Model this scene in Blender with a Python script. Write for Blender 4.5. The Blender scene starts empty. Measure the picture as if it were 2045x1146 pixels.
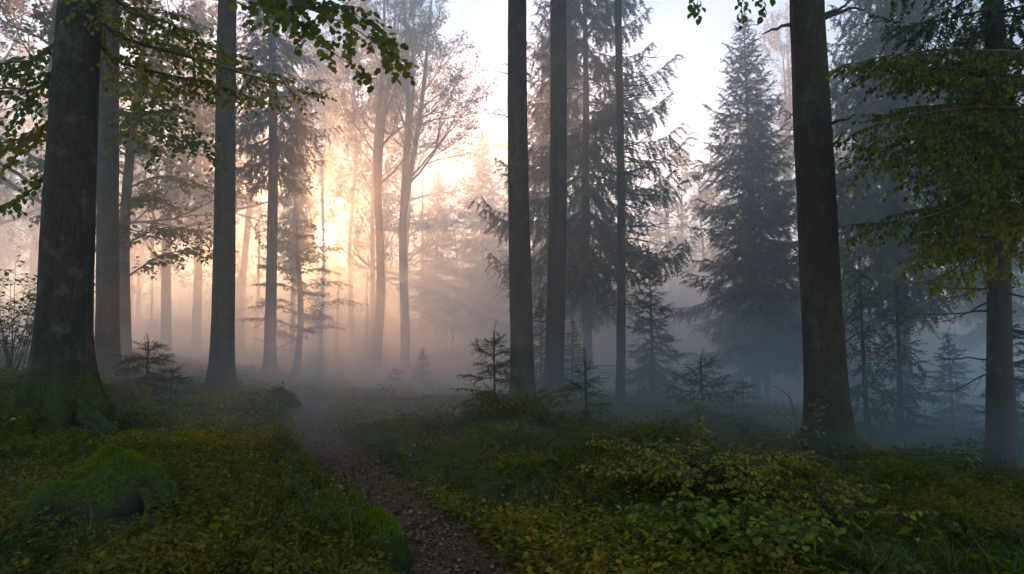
import bpy, math, random
import numpy as np
from mathutils import Vector

# ------------------------------------------------------------------ camera, sky, sun, exposure
scene = bpy.context.scene
COL = scene.collection
R = math.radians
F = 1363.0                       # focal length in photograph pixels (2045 wide)
PITCH = R(5.3)
CAM_Z = 1.55
CP, SP = math.cos(PITCH), math.sin(PITCH)


def ray(u, v):
    dx, dz = (u - 1022.5) / F, (573.0 - v) / F
    return np.array([dx, CP - dz * SP, SP + dz * CP])


def P(u, v, Y):
    """world point seen at photo pixel (u, v), Y metres in front of the camera"""
    d = ray(u, v)
    d = d * (Y / d[1])
    return np.array([d[0], d[1], CAM_Z + d[2]])


cam = bpy.data.cameras.new("camera")
cam.sensor_width = 36.0
cam.lens = F / 2045.0 * 36.0
cam.clip_start = 0.05
cam.clip_end = 1000.0
camo = bpy.data.objects.new("camera", cam)
COL.objects.link(camo)
camo.location = (0, 0, CAM_Z)
camo.rotation_euler = (R(90) + PITCH, 0, 0)
scene.camera = camo

sd = ray(650, 470)
sd = sd / np.linalg.norm(sd)
SUN_EL = math.asin(sd[2])
SUN_AZ = math.atan2(sd[0], sd[1])          # clockwise from +Y

world = bpy.data.worlds.new("World")
scene.world = world
world.use_nodes = True
wn = world.node_tree.nodes
wl = world.node_tree.links
bgn = wn["Background"]
sky = wn.new("ShaderNodeTexSky")
sky.sky_type = 'NISHITA'
sky.sun_disc = False
sky.sun_elevation = SUN_EL
sky.sun_rotation = SUN_AZ
sky.air_density = 1.0
sky.dust_density = 0.1
sky.ozone_density = 1.4
bgn.inputs[1].default_value = 0.135
# the sun's own small disc in the sky
tcw = wn.new("ShaderNodeTexCoord")
dot = wn.new("ShaderNodeVectorMath")
dot.operation = 'DOT_PRODUCT'
dot.inputs[1].default_value = tuple(sd)
wl.new(tcw.outputs["Generated"], dot.inputs[0])
mrw = wn.new("ShaderNodeMapRange")
mrw.interpolation_type = 'SMOOTHSTEP'
mrw.inputs[1].default_value = math.cos(R(1.0))
mrw.inputs[2].default_value = math.cos(R(0.55))
mrw.inputs[3].default_value = 0.0
mrw.inputs[4].default_value = 1.0
wl.new(dot.outputs["Value"], mrw.inputs[0])
addw = wn.new("ShaderNodeMixRGB")
addw.blend_type = 'ADD'
addw.inputs[2].default_value = (900, 560, 300, 1)
wl.new(mrw.outputs[0], addw.inputs[0])
wl.new(sky.outputs[0], addw.inputs[1])
wl.new(addw.outputs[0], bgn.inputs[0])

sun = bpy.data.lights.new("sun", 'SUN')
sun.energy = 2.9
sun.angle = R(0.5)
sun.color = (1.0, 0.39, 0.125)
suno = bpy.data.objects.new("sun", sun)
COL.objects.link(suno)
suno.rotation_euler = Vector((-sd[0], -sd[1], -sd[2])).to_track_quat('-Z', 'Y').to_euler()
suno.location = (-10, 40, 30)

scene.view_settings.view_transform = 'Standard'
scene.view_settings.look = 'None'
scene.view_settings.gamma = 1.0
scene.view_settings.use_curve_mapping = False
scene.view_settings.exposure = 1.68

HAZE_DENSITY = 0.0015
HAZE_G = 0.82
BANK_G = 0.70
HAZE_COLOR = (0.83, 0.925, 1.0, 1)

cy = scene.cycles
cy.max_bounces = 6
cy.diffuse_bounces = 3
cy.glossy_bounces = 2
cy.transmission_bounces = 3
cy.volume_bounces = 3
cy.caustics_reflective = False
cy.caustics_refractive = False
cy.use_denoising = True
cy.use_adaptive_sampling = True
cy.adaptive_threshold = 0.02
cy.sample_clamp_indirect = 4.0

RNG = np.random.default_rng(11)


# ------------------------------------------------------------------ materials
def new_mat(name):
    m = bpy.data.materials.new(name)
    m.use_nodes = True
    nt = m.node_tree
    return m, nt, nt.nodes, nt.links, nt.nodes["Principled BSDF"]


def leaf_mat(name, cols, trans=0.4, rough=0.55, tcol=None, patch=0.0):
    m, nt, n, l, p = new_mat(name)
    g = n.new("ShaderNodeNewGeometry")
    cr = n.new("ShaderNodeValToRGB")
    els = cr.color_ramp.elements
    while len(els) < len(cols):
        els.new(0.5)
    for i, c in enumerate(cols):
        els[i].position = i / max(1, len(cols) - 1)
        els[i].color = (*c, 1)
    if patch > 0:
        nz = n.new("ShaderNodeTexNoise")
        nz.inputs["Scale"].default_value = patch
        nz.inputs["Detail"].default_value = 4
        l.new(g.outputs["Position"], nz.inputs["Vector"])
        ma = n.new("ShaderNodeMath")
        ma.operation = 'MULTIPLY_ADD'
        l.new(g.outputs["Random Per Island"], ma.inputs[0])
        ma.inputs[1].default_value = 0.55
        mr = n.new("ShaderNodeMapRange")
        mr.inputs[1].default_value = 0.35
        mr.inputs[2].default_value = 0.68
        mr.inputs[3].default_value = -0.15
        mr.inputs[4].default_value = 0.60
        l.new(nz.outputs[0], mr.inputs[0])
        l.new(mr.outputs[0], ma.inputs[2])
        l.new(ma.outputs[0], cr.inputs[0])
    else:
        l.new(g.outputs["Random Per Island"], cr.inputs[0])
    l.new(cr.outputs[0], p.inputs["Base Color"])
    p.inputs["Roughness"].default_value = rough
    p.inputs["Specular IOR Level"].default_value = 0.12
    if trans > 0:
        t = n.new("ShaderNodeBsdfTranslucent")
        mx = n.new("ShaderNodeMixRGB")
        mx.blend_type = 'MULTIPLY'
        mx.inputs[0].default_value = 1.0
        mx.inputs[2].default_value = (*(tcol or (1.6, 1.5, 0.6)), 1)
        l.new(cr.outputs[0], mx.inputs[1])
        l.new(mx.outputs[0], t.inputs[0])
        ms = n.new("ShaderNodeMixShader")
        ms.inputs[0].default_value = trans
        l.new(p.outputs[0], ms.inputs[1])
        l.new(t.outputs[0], ms.inputs[2])
        l.new(ms.outputs[0], n["Material Output"].inputs[0])
    return m


def bark_mat(name, dark, light, moss=0.0, moss_h=1.0, lichen=0.25, vscale=0.18, bump=0.6, scale=9.0, by_normal=False):
    m, nt, n, l, p = new_mat(name)
    tc = n.new("ShaderNodeTexCoord")
    mp = n.new("ShaderNodeMapping")
    mp.inputs["Scale"].default_value = (1, 1, vscale)
    l.new(tc.outputs["Object"], mp.inputs[0])
    nz = n.new("ShaderNodeTexNoise")
    nz.inputs["Scale"].default_value = scale
    nz.inputs["Detail"].default_value = 12
    nz.inputs["Roughness"].default_value = 0.78
    l.new(mp.outputs[0], nz.inputs["Vector"])
    cr = n.new("ShaderNodeValToRGB")
    cr.color_ramp.elements[0].position = 0.32
    cr.color_ramp.elements[0].color = (*dark, 1)
    cr.color_ramp.elements[1].position = 0.72
    cr.color_ramp.elements[1].color = (*light, 1)
    l.new(nz.outputs[0], cr.inputs[0])
    # lichen blotches
    n2 = n.new("ShaderNodeTexNoise")
    n2.inputs["Scale"].default_value = 3.2
    n2.inputs["Detail"].default_value = 6
    n2.inputs["Roughness"].default_value = 0.75
    l.new(tc.outputs["Object"], n2.inputs["Vector"])
    r2 = n.new("ShaderNodeMapRange")
    r2.inputs[1].default_value = 0.52
    r2.inputs[2].default_value = 0.72
    r2.inputs[3].default_value = 0
    r2.inputs[4].default_value = lichen
    l.new(n2.outputs[0], r2.inputs[0])
    m1 = n.new("ShaderNodeMixRGB")
    m1.inputs[2].default_value = (0.16, 0.17, 0.13, 1)
    l.new(r2.outputs[0], m1.inputs[0])
    l.new(cr.outputs[0], m1.inputs[1])
    last = m1
    if moss > 0:
        sx = n.new("ShaderNodeSeparateXYZ")
        l.new(tc.outputs["Object"], sx.inputs[0])
        mr = n.new("ShaderNodeMapRange")
        mr.inputs[1].default_value = moss_h
        mr.inputs[2].default_value = 0.05
        mr.inputs[3].default_value = 0.0
        mr.inputs[4].default_value = 1.0
        l.new(sx.outputs[2], mr.inputs[0])
        n3 = n.new("ShaderNodeTexNoise")
        n3.inputs["Scale"].default_value = 2.6
        n3.inputs["Detail"].default_value = 7
        n3.inputs["Roughness"].default_value = 0.7
        l.new(tc.outputs["Object"], n3.inputs["Vector"])
        ad = n.new("ShaderNodeMath")
        ad.operation = 'ADD'
        if by_normal:
            gn = n.new("ShaderNodeNewGeometry")
            sn = n.new("ShaderNodeSeparateXYZ")
            l.new(gn.outputs["Normal"], sn.inputs[0])
            mr.inputs[1].default_value = 0.15
            mr.inputs[2].default_value = 0.75
            l.new(sn.outputs[2], mr.inputs[0])
        l.new(mr.outputs[0], ad.inputs[0])
        l.new(n3.outputs[0], ad.inputs[1])
        m4 = n.new("ShaderNodeMapRange")
        m4.inputs[1].default_value = 0.70
        m4.inputs[2].default_value = 1.0
        m4.inputs[3].default_value = 0
        m4.inputs[4].default_value = moss
        l.new(ad.outputs[0], m4.inputs[0])
        n5 = n.new("ShaderNodeTexNoise")
        n5.inputs["Scale"].default_value = 40
        l.new(tc.outputs["Object"], n5.inputs["Vector"])
        c5 = n.new("ShaderNodeValToRGB")
        c5.color_ramp.elements[0].position = 0.3
        c5.color_ramp.elements[0].color = (0.008, 0.016, 0.002, 1)
        c5.color_ramp.elements[1].position = 0.7
        c5.color_ramp.elements[1].color = (0.042, 0.072, 0.006, 1)
        l.new(n5.outputs[0], c5.inputs[0])
        m5 = n.new("ShaderNodeMixRGB")
        l.new(m4.outputs[0], m5.inputs[0])
        l.new(m1.outputs[0], m5.inputs[1])
        l.new(c5.outputs[0], m5.inputs[2])
        last = m5
    l.new(last.outputs[0], p.inputs["Base Color"])
    p.inputs["Roughness"].default_value = 0.85
    p.inputs["Specular IOR Level"].default_value = 0.25
    b = n.new("ShaderNodeBump")
    b.inputs["Strength"].default_value = bump
    b.inputs["Distance"].default_value = 0.03
    l.new(nz.outputs[0], b.inputs["Height"])
    l.new(b.outputs[0], p.inputs["Normal"])
    return m


def ground_mat(name, cols, scale, bump, fine=60.0):
    m, nt, n, l, p = new_mat(name)
    tc = n.new("ShaderNodeTexCoord")
    nz = n.new("ShaderNodeTexNoise")
    nz.inputs["Scale"].default_value = scale
    nz.inputs["Detail"].default_value = 10
    nz.inputs["Roughness"].default_value = 0.75
    l.new(tc.outputs["Object"], nz.inputs["Vector"])
    cr = n.new("ShaderNodeValToRGB")
    els = cr.color_ramp.elements
    while len(els) < len(cols):
        els.new(0.5)
    for i, c in enumerate(cols):
        els[i].position = 0.3 + 0.4 * i / (len(cols) - 1)
        els[i].color = (*c, 1)
    l.new(nz.outputs[0], cr.inputs[0])
    l.new(cr.outputs[0], p.inputs["Base Color"])
    p.inputs["Roughness"].default_value = 0.95
    p.inputs["Specular IOR Level"].default_value = 0.15
    n2 = n.new("ShaderNodeTexNoise")
    n2.inputs["Scale"].default_value = fine
    n2.inputs["Detail"].default_value = 5
    l.new(tc.outputs["Object"], n2.inputs["Vector"])
    b = n.new("ShaderNodeBump")
    b.inputs["Strength"].default_value = bump
    b.inputs["Distance"].default_value = 0.04
    l.new(n2.outputs[0], b.inputs["Height"])
    l.new(b.outputs[0], p.inputs["Normal"])
    return m


M = {}
M['bark_mossy'] = bark_mat('bark_mossy', (0.008, 0.007, 0.006), (0.040, 0.034, 0.028), moss=0.55, moss_h=0.85, lichen=0.4, scale=24, vscale=0.28, bump=1.0)
M['bark_root'] = bark_mat('mossy_root_bark', (0.008, 0.007, 0.005), (0.030, 0.026, 0.018), moss=0.9, moss_h=0.9, lichen=0.03, scale=22, vscale=0.6, bump=1.0, by_normal=True)
M['bark_beech'] = bark_mat('bark_beech', (0.018, 0.016, 0.015), (0.065, 0.06, 0.054), moss=0.6, moss_h=0.6, lichen=0.3, vscale=0.5, bump=0.35, scale=6)
M['bark_spruce'] = bark_mat('bark_spruce', (0.011, 0.010, 0.010), (0.052, 0.047, 0.044), moss=0.4, moss_h=0.5, lichen=0.3, vscale=0.3, bump=0.8, scale=12)
M['bark_brown'] = bark_mat('bark_brown', (0.010, 0.008, 0.007), (0.045, 0.037, 0.029), moss=0.55, moss_h=0.7, lichen=0.25, vscale=0.16, bump=1.0, scale=22)
M['twig'] = bark_mat('twig_bark', (0.022, 0.018, 0.014), (0.07, 0.058, 0.045), lichen=0.2, scale=20)
M['needles'] = leaf_mat('spruce_needles', [(0.016, 0.030, 0.014), (0.032, 0.052, 0.022), (0.05, 0.07, 0.03)], trans=0.2)
M['needles_young'] = leaf_mat('young_spruce_needles', [(0.028, 0.048, 0.014), (0.05, 0.075, 0.02), (0.085, 0.10, 0.03)], trans=0.3)
M['leaf_dark'] = leaf_mat('dark_leaves', [(0.035, 0.06, 0.006), (0.06, 0.095, 0.008), (0.11, 0.13, 0.012)], trans=0.6)
M['leaf_fresh'] = leaf_mat('fresh_green_leaves', [(0.018, 0.036, 0.004), (0.04, 0.07, 0.006), (0.08, 0.11, 0.009), (0.13, 0.105, 0.012)], trans=0.6)
M['leaf_olive'] = leaf_mat('olive_leaves', [(0.05, 0.075, 0.006), (0.09, 0.11, 0.008), (0.17, 0.155, 0.012), (0.13, 0.08, 0.012)], trans=0.6)
M['leaf_yellow'] = leaf_mat('yellow_green_leaves', [(0.06, 0.085, 0.008), (0.13, 0.145, 0.012), (0.26, 0.21, 0.016), (0.22, 0.12, 0.016)], trans=0.45)
M['leaf_bright'] = leaf_mat('bright_green_leaves', [(0.07, 0.11, 0.006), (0.12, 0.165, 0.009), (0.19, 0.21, 0.014)], trans=0.45)
M['leaf_far'] = leaf_mat('autumn_beech_leaves', [(0.05, 0.06, 0.02), (0.09, 0.085, 0.028), (0.14, 0.105, 0.035)], trans=0.5)
M['herb'] = leaf_mat('bilberry_leaves', [(0.012, 0.022, 0.002), (0.055, 0.064, 0.004), (0.14, 0.115, 0.008), (0.23, 0.11, 0.012)], trans=0.5, patch=0.8)
M['moss'] = leaf_mat('moss_fronds', [(0.015, 0.03, 0.002), (0.06, 0.095, 0.004), (0.15, 0.18, 0.008)], trans=0.4, patch=1.3)
M['grass'] = leaf_mat('forest_grass', [(0.04, 0.055, 0.008), (0.085, 0.09, 0.014), (0.15, 0.115, 0.03)], trans=0.4)
M['litter'] = leaf_mat('dead_leaves', [(0.05, 0.024, 0.012), (0.13, 0.05, 0.018), (0.23, 0.105, 0.035), (0.28, 0.19, 0.12)], trans=0.15, rough=0.45)
M['orange_leaf'] = leaf_mat('rusty_leaves', [(0.12, 0.045, 0.012), (0.20, 0.075, 0.016), (0.24, 0.12, 0.025)], trans=0.35)
M['ground'] = ground_mat('forest_floor', [(0.018, 0.011, 0.005), (0.035, 0.032, 0.007), (0.055, 0.056, 0.010), (0.08, 0.05, 0.016)], 1.6, 0.9)
M['path'] = ground_mat('trodden_earth', [(0.05, 0.022, 0.010), (0.115, 0.052, 0.024), (0.18, 0.09, 0.043)], 7.0, 1.0, 45)
M['stump'] = bark_mat('rotten_stump', (0.006, 0.005, 0.003), (0.034, 0.025, 0.017), moss=1.0, moss_h=0.75, lichen=0.04, vscale=0.25, bump=0.9, scale=10, by_normal=True)
M['moss_rock'] = ground_mat('moss_cover', [(0.010, 0.016, 0.003), (0.022, 0.038, 0.004), (0.05, 0.075, 0.008)], 9.0, 1.0, 70)


# ------------------------------------------------------------------ mesh helpers
class MB:
    def __init__(self):
        self.v, self.t, self.q, self.n = [], [], [], 0

    def add(self, v, tris=None, quads=None):
        v = np.asarray(v, dtype=np.float64).reshape(-1, 3)
        if tris is not None and len(tris):
            self.t.append(np.asarray(tris, dtype=np.int64).reshape(-1, 3) + self.n)
        if quads is not None and len(quads):
            self.q.append(np.asarray(quads, dtype=np.int64).reshape(-1, 4) + self.n)
        self.v.append(v)
        self.n += len(v)

    def arrays(self):
        v = np.concatenate(self.v) if self.v else np.zeros((0, 3))
        t = np.concatenate(self.t) if self.t else np.zeros((0, 3), np.int64)
        q = np.concatenate(self.q) if self.q else np.zeros((0, 4), np.int64)
        return v, t, q

    def mesh(self, name, mat, smooth=True):
        v, t, q = self.arrays()
        me = bpy.data.meshes.new(name)
        me.vertices.add(len(v))
        me.vertices.foreach_set("co", v.astype(np.float32).ravel())
        nl = len(t) * 3 + len(q) * 4
        me.loops.add(nl)
        me.loops.foreach_set("vertex_index", np.concatenate([t.ravel(), q.ravel()]).astype(np.int32))
        me.polygons.add(len(t) + len(q))
        ls = np.concatenate([np.arange(len(t)) * 3, len(t) * 3 + np.arange(len(q)) * 4]).astype(np.int32)
        me.polygons.foreach_set("loop_start", ls)
        me.polygons.foreach_set("use_smooth", np.full(len(t) + len(q), smooth))
        me.materials.append(mat)
        me.update(calc_edges=True)
        return me

    def obj(self, name, mat, parent=None, loc=None, smooth=True):
        return link(name, self.mesh(name, mat, smooth), parent, loc)


def link(name, me, parent=None, loc=None):
    o = bpy.data.objects.new(name, me)
    COL.objects.link(o)
    if parent is not None:
        o.parent = parent
    if loc is not None:
        o.location = tuple(float(a) for a in loc)
    return o


def thing(name, label, cat, loc, group=None, rz=0.0):
    o = bpy.data.objects.new(name, None)
    COL.objects.link(o)
    o.empty_display_size = 0.2
    o.location = tuple(float(a) for a in loc)
    o.rotation_euler = (0, 0, rz)
    return tag(o, label, cat, group)


def tag(o, label=None, cat=None, group=None, kind=None):
    if label: o['label'] = label
    if cat: o['category'] = cat
    if group: o['group'] = group
    if kind: o['kind'] = kind
    return o


def unit(a):
    a = np.asarray(a, float)
    return a / np.maximum(np.linalg.norm(a, axis=-1, keepdims=True), 1e-9)


def tube(mb, pts, rad, sides=5, cap=False):
    pts = np.asarray(pts, float)
    rad = np.asarray(rad, float)
    t = unit(np.gradient(pts, axis=0))
    m = unit(pts[-1] - pts[0])
    ref = np.array([0, 0, 1.0]) if abs(m[2]) < 0.8 else np.array([1.0, 0.1, 0])
    b = unit(np.cross(t, ref))
    n = np.cross(b, t)
    a = np.arange(sides) * 2 * math.pi / sides
    ring = pts[:, None, :] + rad[:, None, None] * (np.cos(a)[None, :, None] * b[:, None, :] + np.sin(a)[None, :, None] * n[:, None, :])
    k = len(pts)
    i = np.arange(k - 1)[:, None] * sides
    j = np.arange(sides)[None, :]
    j2 = (j + 1) % sides
    q = np.stack([i + j, i + j2, i + sides + j2, i + sides + j], -1).reshape(-1, 4)
    v = ring.reshape(-1, 3)
    tr = None
    if cap:
        v = np.vstack([v, pts[-1] + t[-1] * rad[-1] * 0.5])
        jj = np.arange(sides)
        tr = np.stack([(k - 1) * sides + jj, (k - 1) * sides + (jj + 1) % sides, np.full(sides, k * sides)], -1)
    mb.add(v, tr, q)


def place(mb, pv, pf, pos, y, up, scale):
    """copies of a prototype (+Y = along y, +Z close to up)"""
    pos = np.asarray(pos, float).reshape(-1, 3)
    N = len(pos)
    if N == 0:
        return
    y = unit(y)
    x = unit(np.cross(y, up))
    z = np.cross(x, y)
    s = np.broadcast_to(np.asarray(scale, float).reshape(-1, 1, 1), (N, 1, 1))
    w = pv[None, :, 0:1] * x[:, None, :] + pv[None, :, 1:2] * y[:, None, :] + pv[None, :, 2:3] * z[:, None, :]
    v = (pos[:, None, :] + s * w).reshape(-1, 3)
    k = len(pv)
    f = (np.asarray(pf)[None] + (np.arange(N) * k)[:, None, None])
    if f.shape[2] == 3:
        mb.add(v, f.reshape(-1, 3))
    else:
        mb.add(v, None, f.reshape(-1, 4))


# value noise -------------------------------------------------------
_LAT = np.random.default_rng(5).random((256, 256))


def vnoise(x, y):
    xi, yi = np.floor(x).astype(int), np.floor(y).astype(int)
    fx, fy = x - xi, y - yi
    fx, fy = fx * fx * (3 - 2 * fx), fy * fy * (3 - 2 * fy)
    a = _LAT[xi % 256, yi % 256]; b = _LAT[(xi + 1) % 256, yi % 256]
    c = _LAT[xi % 256, (yi + 1) % 256]; d = _LAT[(xi + 1) % 256, (yi + 1) % 256]
    return (a * (1 - fx) + b * fx) * (1 - fy) + (c * (1 - fx) + d * fx) * fy - 0.5


# prototypes (unit length along +Y)
LEAF2_V = np.array([[0, 0, 0], [0.34, 0.45, 0.07], [0, 1, -0.06], [-0.34, 0.45, 0.07]])
LEAF2_F = np.array([[0, 1, 2], [0, 2, 3]])
# ovate leaf with a fold and a drooping tip
LEAF_V = np.array([[0, 0, 0], [0.22, 0.14, 0.05], [0.36, 0.40, 0.09], [0.27, 0.70, 0.04], [0, 1.0, -0.12],
                   [-0.27, 0.70, 0.04], [-0.36, 0.40, 0.09], [-0.22, 0.14, 0.05], [0, 0.40, 0.0], [0, 0.70, -0.03]])
LEAF_F = np.array([[0, 1, 8], [1, 2, 8], [2, 3, 8], [3, 9, 8], [3, 4, 9], [4, 5, 9], [5, 8, 9], [5, 6, 8], [6, 7, 8], [7, 0, 8]])
# lobed leaf (maple like)
_lob = []
for a, r in [(-90, 0.0), (-62, 0.40), (-30, 0.42), (-8, 0.53), (22, 0.43), (48, 0.58), (70, 0.50), (90, 0.70)]:
    _lob.append((a, r))
_pts = [(r * math.cos(R(a)), r * math.sin(R(a))) for a, r in _lob]
_full = _pts + [(-x, y) for x, y in reversed(_pts[1:-1])]
LOBE_V = np.array([[x, y + 0.3, 0.10 * abs(x) - 0.12 * max(0, y) ** 2] for x, y in _full] + [[0, 0.32, 0.0]])
LOBE_V[0] = (0, 0, 0)
_n = len(_full)
LOBE_F = np.array([[i, (i + 1) % _n, _n] for i in range(_n)])


def spray_proto(seed, m=7, w=0.24, bw=0.075):
    """a spruce twig: thin stem with needle tufts on both sides and above"""
    r = np.random.default_rng(seed)
    v, f = [], []

    def tri(a, b, c):
        k = len(v)
        v.extend([a, b, c])
        f.append([k, k + 1, k + 2])
    def ax(s): return np.array([0, s, -0.18 * s * s])
    tri(ax(0) + [0.012, 0, 0], ax(0) - [0.012, 0, 0], ax(1.0))
    for i in range(m):
        s = (i + 0.5) / m
        for sg in (-1, 1):
            ss = s + r.uniform(-.04, .04)
            L = w * (1.1 - 0.55 * s) * r.uniform(0.75, 1.2)
            a = ax(ss)
            tip = a + np.array([sg * L, L * r.uniform(0.6, 1.0), r.uniform(-0.05, 0.05)])
            tri(a - [0, bw, 0], a + [0, bw, 0], tip)
        if i % 2 == 0:
            a = ax(s)
            tri(a - [0, bw, 0], a + [0, bw, 0], a + np.array([r.uniform(-.03, .03), w * .8, w * r.choice([-.8, .6])]))
    a = ax(0.93)
    tri(a + [0.02, 0, 0], a - [0.02, 0, 0], ax(1.12))
    return np.array(v), np.array(f)


SPRAYS = [spray_proto(i) for i in range(3)]
SPRAYS_FINE = [spray_proto(10 + i, m=11, w=0.19, bw=0.03) for i in range(3)]
SPRAYS_LOW = [spray_proto(20 + i, m=3, w=0.22, bw=0.10) for i in range(3)]


# ------------------------------------------------------------------ terrain
# (photo pixel of a ground point, distance)
CTRL = [(120, 862, 9.0), (212, 770, 15.0), (440, 792, 15.0), (538, 776, 22.0), (750, 752, 36.0), (812, 748, 38.0),
        (1044, 835, 13.0), (1106, 818, 15.0), (1238, 808, 20.0), (1655, 920, 9.5), (1998, 962, 10.5), (1518, 832, 22.0),
        (1305, 805, 20.0), (988, 862, 10.5), (1175, 892, 10.0), (1405, 862, 13.0), (248, 725, 20.0), (1735, 890, 14.0),
        (905, 1146, 4.7), (860, 1060, 5.7), (760, 980, 7.3), (700, 930, 8.9), (645, 880, 11.0), (610, 842, 14.0), (660, 808, 18.0),
        (230, 1060, 5.6), (20, 1120, 4.8), (0, 900, 8.0), (400, 1000, 6.6), (620, 1060, 5.2), (400, 905, 9.5), (530, 880, 10.5), (555, 832, 13.5),
        (1420, 1010, 6.2), (1150, 1000, 6.6), (1000, 900, 8.8), (1700, 955, 8.3), (1900, 1050, 6.4), (1350, 1146, 4.4), (1750, 1146, 4.6), (2040, 1060, 6.2),
        (760, 815, 17.0), (850, 850, 12.5)]
CX = [P(*c) for c in CTRL]
CX += [np.array(a, float) for a in [(0, 0, 0.0), (-4, 0, 0.1), (4, 0, -0.1), (0, -10, 0), (-12, -6, 0.4), (12, -6, -0.3), (-30, 20, 1.6), (-25, 45, 1.6), (30, 20, -1.2),
                                   (30, 50, -0.8), (0, 60, 1.6), (-60, 60, 3.0), (60, 60, 0.6), (0, 100, 5.5), (-90, 100, 6.5), (90, 100, 4.5),
                                   (-90, 0, 1.8), (90, 0, -1.2), (-14, 9, 1.0), (14, 9, -0.8)]]
CX = np.array(CX)


def tps(r):
    return np.where(r > 1e-6, r * r * np.log(r + 1e-9), 0.0)


_n = len(CX)
_A = np.zeros((_n + 3, _n + 3))
_D = np.linalg.norm(CX[:, None, :2] - CX[None, :, :2], axis=2)
_A[:_n, :_n] = tps(_D) + np.eye(_n) * 0.15
_A[:_n, _n] = 1; _A[:_n, _n + 1:] = CX[:, :2]
_A[_n, :_n] = 1; _A[_n + 1:, :_n] = CX[:, :2].T
_W = np.linalg.solve(_A, np.concatenate([CX[:, 2], np.zeros(3)]))

_pp = np.array([(0.3, -3), (0.15, 1), (-0.1, 3.0), (-0.40, 4.7), (-0.68, 5.7), (-1.40, 7.3), (-2.1, 8.9), (-3.05, 11), (-4.2, 14), (-4.85, 17), (-4.6, 20), (-3.5, 24), (-2.5, 30)])


def path_x(y):
    return np.interp(y, _pp[:, 1], _pp[:, 0])


def path_d(x, y):
    """distance from the middle of the path, in half widths"""
    slope = 0.35
    hw = 0.36 + 0.10 * vnoise(np.asarray(y) * 1.7 + 3, np.asarray(x) * 0 + 7)
    d = np.abs(x - path_x(y)) * 0.93 / hw
    return np.where((y > 26) | (y < -4), 9.0, d)


def ground_h(x, y):
    x = np.asarray(x, float); y = np.asarray(y, float)
    sh = x.shape
    xf, yf = x.ravel(), y.ravel()
    out = np.zeros(len(xf))
    for s in range(0, len(xf), 20000):
        a, b = xf[s:s + 20000], yf[s:s + 20000]
        r = np.hypot(a[:, None] - CX[None, :, 0], b[:, None] - CX[None, :, 1])
        out[s:s + 20000] = tps(r) @ _W[:_n] + _W[_n] + _W[_n + 1] * a + _W[_n + 2] * b
    out = np.clip(out, -2.0, 7.0)
    pd = path_d(xf, yf)
    k = np.clip((pd - 0.5) / 1.3, 0, 1)
    k = k * k * (3 - 2 * k)
    bump = 0.34 * vnoise(xf * 0.55, yf * 0.55) + 0.22 * vnoise(xf * 1.5 + 9, yf * 1.5) + 0.07 * vnoise(xf * 4 + 3, yf * 4 + 5)
    near = np.clip(np.hypot(xf, yf - 2) / 5.0, 0.4, 1)
    out = out + bump * k * near + 0.20 * k - 0.09
    out += (1 - k) * 0.05 * vnoise(xf * 2.5, yf * 2.5)
    # local swells: bank left of the path, mound on the right, hummock by the bend
    for (u, v, Y, h, w) in BUMPS:
        c = P(u, v, Y)
        out += k * h * np.exp(-((xf - c[0]) ** 2 + (yf - c[1]) ** 2) / (w * w))
    return out.reshape(sh)


BUMPS = [(655, 1080, 5.3, 0.16, 0.55), (560, 850, 12.8, 0.28, 0.7), (1700, 960, 8.2, 0.16, 0.9), (1050, 900, 9.2, 0.16, 1.3), (1250, 960, 7.4, 0.12, 1.0)]


def G(x, y):
    return float(ground_h(np.array([x]), np.array([y]))[0])


def base(u, v, Y):
    p = P(u, v, Y)
    return np.array([p[0], p[1], G(p[0], p[1])])


def sheet(nx, ny, x, y, z):
    mb = MB()
    v = np.stack([x, y, z], -1).reshape(-1, 3)
    i, j = np.meshgrid(np.arange(ny - 1), np.arange(nx - 1), indexing='ij')
    a = i * nx + j
    mb.add(v, None, np.stack([a, a + 1, a + nx + 1, a + nx], -1).reshape(-1, 4))
    return mb


nx, ny = 340, 340
uu = np.linspace(-1, 1, nx)
gx = 105 * np.sinh(5.0 * uu) / math.sinh(5.0)
vv = np.linspace(-0.56, 1, ny)
gy = 7.0 + 98 * np.sinh(5.0 * vv) / math.sinh(5.0)
X, Y_ = np.meshgrid(gx, gy)
g = sheet(nx, ny, X, Y_, ground_h(X, Y_)).obj("ground", M['ground'])
tag(g, "uneven dark mossy forest floor rising to the left", None, None, 'structure')

py = np.linspace(-3.5, 25, 420)
pxs = np.linspace(-1.35, 1.35, 22)
PX, PY = np.meshgrid(pxs, py)
hwn = 0.42
XX = path_x(PY) + PX * hwn
ZZ = ground_h(XX, PY) + 0.012 - 0.05 * np.clip(np.abs(PX) - 0.75, 0, 1) + 0.02 * vnoise(XX * 9, PY * 9) + 0.012 * vnoise(XX * 25, PY * 25)
pth = sheet(22, 420, XX, PY, ZZ).obj("path", M['path'])
tag(pth, "narrow brown trodden path winding into the fog", None, None, 'structure')


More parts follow.
